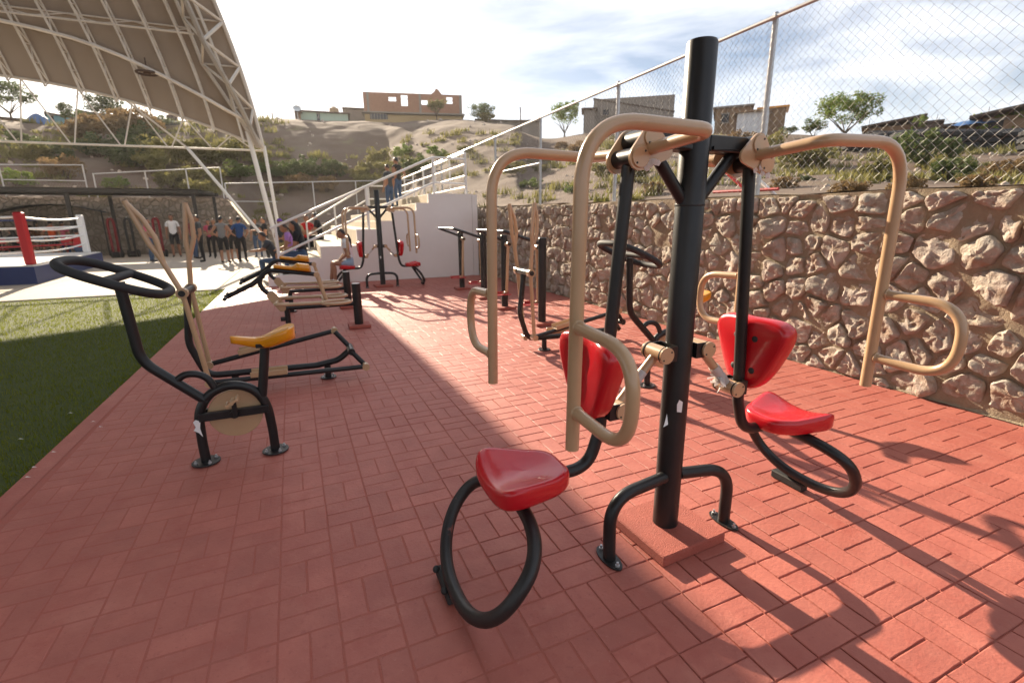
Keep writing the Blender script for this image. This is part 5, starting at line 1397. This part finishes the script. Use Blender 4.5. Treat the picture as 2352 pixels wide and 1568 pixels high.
tree_px('dark bushy tree on the skyline left of the silver car', 252, 290, 212, 92, 56, TALL['d'], .15)
tree_px('small sparse tree beside the blue house', 150, 275, 232, 40, 55, TALL['d'], .45)
tree_px('low green bush in front of the blue house', 180, 288, 248, 60, 54, CM['g'][0], .2, 'bush', 'bush')
tree_px('dark bush beside the silver car on the crest', 372, 300, 262, 62, 53, CM['d'][0], .2, 'bush', 'bush')
tree_px('dry olive shrub growing in front of the brick building', 1003, 268, 222, 48, 56, CM['o'][0], .3, 'bush', 'bush')
tree_px('spiky dark green tree right of the brick building', 1112, 290, 233, 70, 54, TALL['d'], .12)
tree_px('olive bush at the foot of the spiky tree', 1122, 292, 256, 46, 53, CM['o'][1], .2, 'bush', 'bush')
tree_px('bright green tree crossed by the fence rail', 1297, 290, 224, 70, 47, TALL['b'], .12)
tree_px('airy pale green tree behind the right fence', 1940, 318, 204, 140, 35, TALL['b'], .2)
tree_px('smaller dark tree left of the airy tree behind the fence', 1868, 314, 268, 54, 35, CM['g'][1], .15)
tree_px('dark bush behind the fence post', 1808, 312, 288, 46, 36, CM['d'][1], .2, 'bush', 'bush')
tree_px('low bright green bush behind the shack at the right edge', 2300, 275, 246, 130, 36, CM['b'][0], .2, 'bush', 'bush')
tree_px('small pale shrub on the right skyline', 2110, 292, 258, 34, 36, CM['g'][0], .4, 'bush', 'bush')
# distinct bushes on the slope, by photo position
SL = [(1000, 345, 40, 'b'), (1018, 352, 30, 'g'), (925, 352, 46, 'b'), (870, 370, 55, 'o'), (1070, 345, 34, 'o'), (960, 392, 70, 'd'), (900, 400, 80, 'o'), (720, 395, 70, 'd'), (770, 398, 60, 'd'), (660, 400, 60, 'd'), (820, 405, 55, 'o'),
      (690, 425, 60, 'y'), (750, 430, 55, 'y'), (640, 430, 40, 'y'), (845, 425, 60, 'o'), (550, 400, 75, 'g'), (500, 365, 90, 'o'), (440, 372, 85, 'o'), (375, 368, 90, 'o'), (300, 372, 90, 'd'), (230, 350, 90, 'd'), (330, 330, 80, 'd'), (560, 350, 70, 'o'),
      (250, 320, 120, 'y'), (320, 308, 100, 'y'), (200, 325, 80, 'y'), (60, 335, 70, 'd'), (120, 360, 80, 'd'), (40, 415, 60, 'b'), (270, 420, 50, 'b'), (150, 400, 70, 'y'), (600, 390, 50, 'g'), (480, 420, 80, 'o'), (400, 420, 70, 'o'), (1180, 390, 60, 'o'), (1220, 420, 50, 'g'),
      (1390, 395, 60, 'o'), (1460, 400, 60, 'o'), (1540, 330, 60, 'o'), (1330, 340, 50, 'y'), (1850, 380, 110, 'o'), (1800, 420, 60, 'y'), (2010, 400, 80, 'o'), (2120, 372, 120, 'd'), (2180, 405, 80, 'd'), (2240, 425, 80, 'y'), (2080, 430, 70, 'y'), (1950, 430, 70, 'y'), (2310, 400, 90, 'y'), (1760, 340, 70, 'o'), (1700, 330, 60, 'y'), (1600, 395, 50, 'o'), (1500, 435, 50, 'y'), (1320, 430, 50, 'g')]
names_ = dict(b='bright green', g='mid green', o='olive green', d='dark green', y='dry straw coloured')
rl_ = random.Random(21)
extra_b = []
for x, y, wpx, cde in SL:
    if cde in 'do' and x < 1000: extra_b.append((x + rl_.uniform(-38, 38), y + rl_.uniform(-10, 22), wpx * .8, cde if rl_.random() < .7 else 'o'))
    if x > 1150 and rl_.random() < .6: extra_b.append((x + rl_.uniform(-60, 60), y + rl_.uniform(-25, 20), wpx * .6, rl_.choice('ooyd')))
ORD = ['leftmost', 'second from left', 'third from left', 'fourth from left', 'fifth from left', 'sixth from left', 'seventh from left', 'eighth from left', 'ninth from left', 'tenth from left'] + ['%dth from left' % k for k in range(11, 60)]
def side_of(x): return 'behind the right fence' if x > 1150 else ('under the canopy edge' if x < 620 else 'left of the stair rail')
allb = sorted(SL + extra_b); cnt = {}
for n, (x, y, wpx, cde) in enumerate(allb):
    p = hit_hill(x, y + 12)
    if p is None: continue
    wid = wpx * (p - CAM).dot(FW) / FPX * 1.12
    side = side_of(x); key = (cde, side); cnt[key] = cnt.get(key, 0) + 1
    o = thing('bush', '%s %s bush on the dirt slope %s' % (ORD[cnt[key] - 1], names_[cde], side), 'bush', p - V((0, 0, .1)), rl_.random() * 6, '%s bushes %s' % (names_[cde], side))
    c = bpy.data.objects.new('crown', CM[cde][rl_.randrange(2)]); COL.objects.link(c); c.parent = o
    hgt = wid * rl_.uniform(.5, .75); c.scale = (wid / 2 / .95, wid / 2 / .95, hgt / 1.25); c.location = (0, 0, hgt * .45)
    part('trunk', 'bark', o, lambda b: [b.tube([(0, 0, -.1), (wid * .2 * math.cos(a), wid * .2 * math.sin(a), hgt * .6)], .02, 4) for a in (0, 1.6, 3.1, 4.7)])
# scattered scrub and dry grass, one mass
sc = MB(); rr_ = random.Random(31)
for _ in range(900):
    ad = rr_.uniform(-34, 78); r0 = hill_r0(R(ad)); rc = lerp(ad, AZ, CD); rr2 = r0 + (rc - r0) * rr_.random() ** .8 * .92 + .4
    dens = fbm(rr2 * math.sin(R(ad)), rr2 * math.cos(R(ad)), 7, .12, 3)
    t_ = (rr2 - r0) / max(1, rc - r0)
    if (0 < ad < 26 and t_ > .62) or dens < -.22: continue
    p = V((rr2 * math.sin(R(ad)), rr2 * math.cos(R(ad)), hill_z(ad, rr2)))
    s_ = rr_.uniform(.18, .5) * (.5 + rr2 / 40)
    for _k in range(34):
        a = rr_.random() * 6.283; q = p + V((math.cos(a) * s_ * rr_.random(), math.sin(a) * s_ * rr_.random(), 0)); hh = s_ * rr_.uniform(.35, .8)
        tp = q + V((rr_.uniform(-.4, .4) * hh, rr_.uniform(-.4, .4) * hh, hh)); wv = V((math.cos(a + 1), math.sin(a + 1), 0)) * .035 * (.5 + rr2 / 40)
        sc.add([q - wv, q + wv, tp], [(0, 1, 2)])
tag(sc.obj('scrub', 'leaf_olive', None, smooth=False, fix=False), 'dry scrub and weeds scattered over the dirt slope', 'scrub', kind='stuff')
# loose rocks on the slope
rk = MB(); 
for _ in range(420):
    ad = rr_.uniform(-30, 78); r0 = hill_r0(R(ad)); rc = lerp(ad, AZ, CD); rr2 = r0 + (rc - r0) * rr_.random() * .97 + .3
    p = V((rr2 * math.sin(R(ad)), rr2 * math.cos(R(ad)), hill_z(ad, rr2))); s_ = rr_.uniform(.03, .14) * (.4 + rr2 / 40)
    src = MB(); src.sphere((0, 0, 0), 1, 6, 4); Mx = Matrix.Translation(p) @ Euler((rr_.random() * 6, rr_.random() * 6, 0)).to_matrix().to_4x4() @ Matrix.Diagonal((s_, s_ * .7, s_ * .6, 1))
    rk.add([Mx @ V(q) for q in src.v], src.f)
tag(rk.obj('loose_rocks', 'stone', None, smooth=False, fix=False), 'loose pale rocks scattered on the dirt slope', 'rocks', kind='stuff')

# ------------------------------------------------------------------ houses on the crest
def frame_at(x0, x1, ybase, dist):
    """local frame of a facade that spans photo columns x0..x1 at a distance, facing the yard"""
    a, c = PD(x0, ybase, dist), PD(x1, ybase, dist); 
    ctr = (a + c) / 2; d = c - a; wdt = d.length; rz = math.atan2(d.y, d.x)
    return ctr, wdt, rz
def ztop_at(x, y, dist): return PD(x, y, dist).z
def wall_with_openings(b, w_, z0, z1, th, ops, y=0):
    xs_ = sorted({-w_ / 2, w_ / 2, *[o_[0] for o_ in ops], *[o_[1] for o_ in ops]}); zs_ = sorted({z0, z1, *[o_[2] for o_ in ops], *[o_[3] for o_ in ops]})
    for i in range(len(xs_) - 1):
        for k in range(len(zs_) - 1):
            cx_, cz_ = (xs_[i] + xs_[i + 1]) / 2, (zs_[k] + zs_[k + 1]) / 2
            if any(o_[0] < cx_ < o_[1] and o_[2] < cz_ < o_[3] for o_ in ops): continue
            b.box((cx_, y, cz_), (xs_[i + 1] - xs_[i], th, zs_[k + 1] - zs_[k]))
# unfinished two storey brick building
D1 = 60.0
ctr, W1, rz1 = frame_at(838, 1062, 275, D1)
zb = ctr.z - 1.0; H1 = ztop_at(950, 217, D1) - zb
br = thing('brick_building', 'unfinished two storey red brick building with empty window openings on the crest', 'building', (ctr.x, ctr.y, zb), rz1)
px2m = W1 / 224.0
def xo(px_): return (px_ - 950) * px2m
def zo(py_): return ztop_at(950, py_, D1) - zb
ops = [(xo(894), xo(911), zo(236), zo(226)), (xo(922), xo(937), zo(246), zo(221)), (xo(968), xo(985), zo(243), zo(231)), (xo(1026), xo(1040), zo(238), zo(222))]
floor = zo(262)
part('upper_wall', 'brick_red', br, lambda b: wall_with_openings(b, W1, floor, H1, .2, ops))
part('upper_wall', 'brick_red', br, lambda b: (b.box((-W1 / 2 + .1, 3.5, (floor + H1) / 2), (.2, 6.6, H1 - floor - .01)), b.box((W1 / 2 - .1, 3.5, (floor + H1) / 2), (.2, 6.6, H1 - floor - .01))))
part('lower_wall', 'yellow_render', br, lambda b: b.box((0, .02, floor / 2 - .12), (W1 - .05, .2, floor - .16)))
part('lower_wall', 'yellow_render', br, lambda b: b.box((0, 3.5, floor / 2 - .12), (W1 - .6, 6.5, floor - .2)))
part('floor_slab', 'cement_grey', br, lambda b: b.box((0, 3.2, floor - .03), (W1 + .5, 7.2, .15)))
for px_ in (848, 965, 1058): part('column', 'cement_grey', br, lambda b: b.box((xo(px_), -.03, (floor + H1) / 2), (.24, .24, H1 - floor)))
part('gable', 'brick_red', br, lambda b: b.prism([V((xo(990), .0, H1)), V((xo(998), .0, H1 + .25)), V((xo(1003), .0, H1 + .62)), V((xo(1008), .0, H1 + .5)), V((xo(1016), .0, H1))], None, (0, .2, 0)))
wn_ = part('window', 'window_dark', br, lambda b: b.box((xo(870), -.1, zo(270)), (1.9, .04, .7))); part('window_bars', 'cement_grey', wn_, lambda b: [b.box((xo(870) - .8 + .32 * q, -.13, zo(270)), (.05, .03, .72)) for q in range(6)])
for q in range(26): part('brick_course', 'brick_red', br, lambda b: b.box((0, -.106 - .001 * (q % 2), floor + .15 + q * (H1 - floor - .3) / 26), (W1 - .05, .012, .045))) if q in (3, 11, 19) else None
def house(label, x0, x1, ybase, ytop, dist, mt_, depth=5, roof='dark_roof', wins=(), over=.2, name='house', slope=.0, deep=1.2):
    ctr_, w_, rz_h = frame_at(x0, x1, ybase, dist); zb_ = ctr_.z - deep; h_ = ztop_at((x0 + x1) / 2, ytop, dist) - zb_
    o = thing(name, label, 'house', (ctr_.x, ctr_.y, zb_), rz_h); k_ = w_ / (x1 - x0); xm = (x0 + x1) / 2
    part('wall', mt_, o, lambda b: b.box((0, depth / 2, h_ / 2), (w_, depth, h_)))
    part('roof', roof, o, lambda b: b.prism([V((-w_ / 2 - over, -over, h_ + .003)), V((w_ / 2 + over, -over, h_ + .003 + slope)), V((w_ / 2 + over, depth + over, h_ + .003 + slope)), V((-w_ / 2 - over, depth + over, h_ + .003))], None, (0, 0, .12)))
    rh_ = random.Random(int(x0))
    for sx in (-1, 1):
        part('rebar', 'bark', o, lambda b: [b.tube([(sx * (w_ / 2 - .15) + q * .06, .15 + .05 * q, h_), (sx * (w_ / 2 - .15) + q * .06 + rh_.uniform(-.05, .05), .15, h_ + rh_.uniform(.35, .8))], .012, 4) for q in range(1)])
    if w_ > 4 and x0 % 3 != 0:
        tk = part('water_tank', 'dark_roof' if rh_.random() < .5 else 'cl_tan', o, lambda b: b.tube([(w_ * .22, depth * .5, h_ + .1), (w_ * .22, depth * .5, h_ + .95), (w_ * .22, depth * .5, h_ + 1.1)], [.5, .5, .22], 14))
        part('lid', 'dark_roof', tk, lambda b: b.cyl((w_ * .22, depth * .5, h_ + 1.1), (w_ * .22, depth * .5, h_ + 1.16), .2, 10))
    for (a, c, t1, t2) in wins:
        za, zc_ = ztop_at(xm, t2, dist) - zb_, ztop_at(xm, t1, dist) - zb_
        wv = part('window', 'window_dark', o, lambda b: b.box(((((a + c) / 2) - xm) * k_, -.02, (za + zc_) / 2), ((c - a) * k_, .05, zc_ - za)))
        part('frame', 'cement_grey', wv, lambda b: (b.box((((a + c) / 2 - xm) * k_, -.05, zc_ + .05), ((c - a) * k_ + .1, .06, .08)), b.box((((a + c) / 2 - xm) * k_, -.05, za - .05), ((c - a) * k_ + .1, .08, .08))))
    return o
house('long low mint green house left of the brick building', 692, 800, 278, 260, 59, 'mint', wins=((728, 735, 263, 280),), over=.25)
house('small dark brown shed at the left end of the mint house', 683, 692, 278, 259, 58.6, 'board')
house('brown block behind the mint house', 792, 838, 270, 251, 63, 'cement_grey')
house('low turquoise house on the skyline under the canopy', 112, 190, 285, 265, 57, 'blue_house', wins=((120, 126, 270, 278),), over=.15, slope=-.3)
house('long brown roofed house behind the trees under the canopy', 185, 320, 285, 262, 62, 'board', slope=-.6)
house('low dark shed at the far left skyline', -30, 112, 283, 276, 60, 'board')
house('small pale blue flat roofed house behind the silver car', 290, 440, 290, 277, 62, 'blue_house', over=.1)
house('dark grey shed right of the spiky tree', 1095, 1240, 300, 276, 57, 'cement_grey', slope=-.3)
house('grey unfinished block house behind the fence', 1362, 1545, 300, 224, 47, 'cement_grey', wins=((1385, 1397, 250, 262),), slope=-1.4, over=.05)
house('low grey block wall beside the unfinished block house', 1340, 1366, 290, 252, 46, 'cement_grey', depth=2)
house('brown hut with grey tin roof right of the near post', 1640, 1720, 300, 248, 42, 'board', roof='cement_grey', wins=((1655, 1672, 262, 280),))
house('white panelled hut behind the fence post', 1690, 1762, 305, 258, 41, 'cl_white', roof='board')
house('small hut with yellow topped board wall', 1740, 1800, 300, 250, 42, 'board', roof='yellow_plastic', depth=2)
house('long low brown shack on the right skyline', 1985, 2110, 315, 290, 37, 'board', slope=.35)
house('grey concrete hut between the right shacks', 2095, 2150, 320, 285, 36, 'cement_grey', depth=2.5)
house('patchwork plank fence shack on the right', 2140, 2240, 318, 290, 35.5, 'board', depth=2)
house('dark open sided shack at the right picture edge', 2250, 2380, 312, 266, 35, 'board', roof='dark_roof', wins=((2262, 2300, 275, 302),), slope=.45, over=.5)
ct_, wt_, rt_ = frame_at(2200, 2262, 300, 35.2)
tp = thing('blue_tarp', 'blue tarpaulin bundle on the right shack roof', 'tarpaulin', (ct_.x, ct_.y, ztop_at(2230, 288, 35.2)), rt_)
part('cloth', 'tarp_blue', tp, lambda b: b.grid(lambda u, v: V(((u - .5) * 1.9, v * 1.2 - .4, .28 * math.sin(u * 3.1) * math.sin(v * 3.1) + .08 * nz(u * 6, v * 6))), 14, 8), fix=False)
ct_, wt_, rt_ = frame_at(70, 108, 280, 55)
tp2 = thing('blue_tarp', 'blue tarpaulin heap on the far left crest', 'tarpaulin', (ct_.x, ct_.y, ct_.z - .3), rt_)
part('cloth', 'tarp_blue', tp2, lambda b: b.grid(lambda u, v: V(((u - .5) * 2.0, v * 1.5 - .5, .95 * math.sin(u * 3.1) * math.sin(v * 3.1))), 12, 8), fix=False)
# tyre terraces on the right
tw = thing('tyre_terrace', 'black terrace wall of stacked old tyres below the right shacks', 'tyre wall', hit_hill(2200, 330) or V((25, 20, 5)))
rt2 = random.Random(9)
T0 = V(tw.location); tmb = MB()
for q in range(64):
    x = 1935 + q * 6.9; lv = q % 2
    p = hit_hill(x, 336 + 6 * lv + 6 * rt2.random())
    if p is None: continue
    for st in range(3 if x > 2000 else 2):
        c_ = p - T0 + V((0, 0, .13 + st * .24)); b2 = [c_ + V((.34 * math.cos(a * .6283), .34 * math.sin(a * .6283), 0)) for a in range(10)]
        tmb.tube(b2, .13, 6, closed=True)
tag(tmb.obj('tyres', 'tyre', tw, fix=False), kind='stuff')
# satellite dish, poles
dsh = PD(682, 250, 58.5)
ds = thing('satellite_dish', 'grey satellite dish on a mast above the mint green house', 'satellite dish', (dsh.x, dsh.y, dsh.z - 1.7))
part('dish', 'dish', ds, lambda b: b.grid(lambda u, v: V(((u * .40) * math.cos(v * 6.2832), -.12 - .14 * u * u + .12 * u * math.sin(v * 6.2832), 1.7 + u * .30 * math.sin(v * 6.2832))), 6, 18), fix=False)
part('mast', 'zinc', ds, lambda b: b.cyl((0, 0, -.6), (0, 0, 1.7), .035, 8))
for k, (x, y1, y2, dd, lab) in enumerate(((627, 262, 290, 57, 'thin leaning pole on the crest right of the canopy column'), (1197, 248, 292, 54, 'thin utility pole behind the dark shed'), (605, 268, 292, 57, 'short thin pole beside the canopy column on the crest'))):
    a, c = PD(x, y2, dd), PD(x - 2, y1, dd)
    po = thing('pole', lab, 'pole', (a.x, a.y, a.z - .5)); part('shaft', 'bark', po, lambda b: b.tube([V((0, 0, 0)), c - V(po.location)], .06, 7)); part('cap', 'bark', po, lambda b: b.sphere(c - V(po.location), .08, 6, 4))
# silver car on the crest, seen from the side
cc, cw, crz = frame_at(362, 432, 291, 54)
car = thing('parked_car', 'silver car parked on the crest behind the dark bush', 'car', (cc.x, cc.y, cc.z - .9), crz)
def carf(b):
    pr = [(-2.1, .35), (-2.1, .75), (-1.75, .85), (-1.1, 1.35), (.5, 1.38), (1.15, .92), (2.0, .82), (2.15, .6), (2.15, .35)]
    b.prism([V((x, 0, z)) for x, z in pr], None, (0, 1.7, 0))
part('body', 'car_silver', car, carf, ang=20)
part('side_window', 'window_dark', car, lambda b: b.prism([V((-1.25, -.012, .92)), V((-.95, -.012, 1.28)), V((.42, -.012, 1.30)), V((.92, -.012, .95))], None, (0, .02, 0)))
for x in (-1.35, 1.35):
    wh = part('wheel', 'tyre', car, lambda b: b.cyl((x, -.03, .34), (x, .2, .34), .34, 18)); part('rim', 'zinc', wh, lambda b: b.cyl((x, -.045, .34), (x, -.02, .34), .19, 14))
# red and white barrier pipes seen through the fence
bp = PX(1690, 440, 6.2)
bar = thing('barrier_pipe', 'red and white leaning pipe barrier behind the right fence', 'barrier', (bp.x, bp.y, hill_z(math.degrees(math.atan2(bp.x, bp.y)), math.hypot(bp.x, bp.y))))
part('pipe', 'ring_red', bar, lambda b: b.tube([(0, -.35, .0), (0, .25, .42)], .025, 8)); part('pipe', 'white_paint', bar, lambda b: b.tube([(.1, -.65, .0), (.1, .15, .6)], .025, 8)); part('pipe', 'ring_red', bar, lambda b: b.tube([(.05, -.7, .10), (.05, .5, .12)], .022, 8))
# ------------------------------------------------------------------ dusty air
hm = bpy.data.materials.new('dusty_air'); hm.use_nodes = True
hn = hm.node_tree.nodes; hn.remove(hn['Principled BSDF'])
pv = hn.new('ShaderNodeVolumePrincipled')
pv.inputs['Color'].default_value = (1.0, 0.97, 0.93, 1)
pv.inputs['Density'].default_value = 0.0005
pv.inputs['Anisotropy'].default_value = 0.45
hm.node_tree.links.new(pv.outputs[0], hn['Material Output'].inputs['Volume'])
MATS['dusty_air'] = hm
hz = part('haze', 'dusty_air', None, lambda b: b.box((0, 160, 16), (800, 580, 36)), smooth=False)
tag(hz, 'thin dusty backlit air filling the yard and hillside', 'haze', kind='stuff')
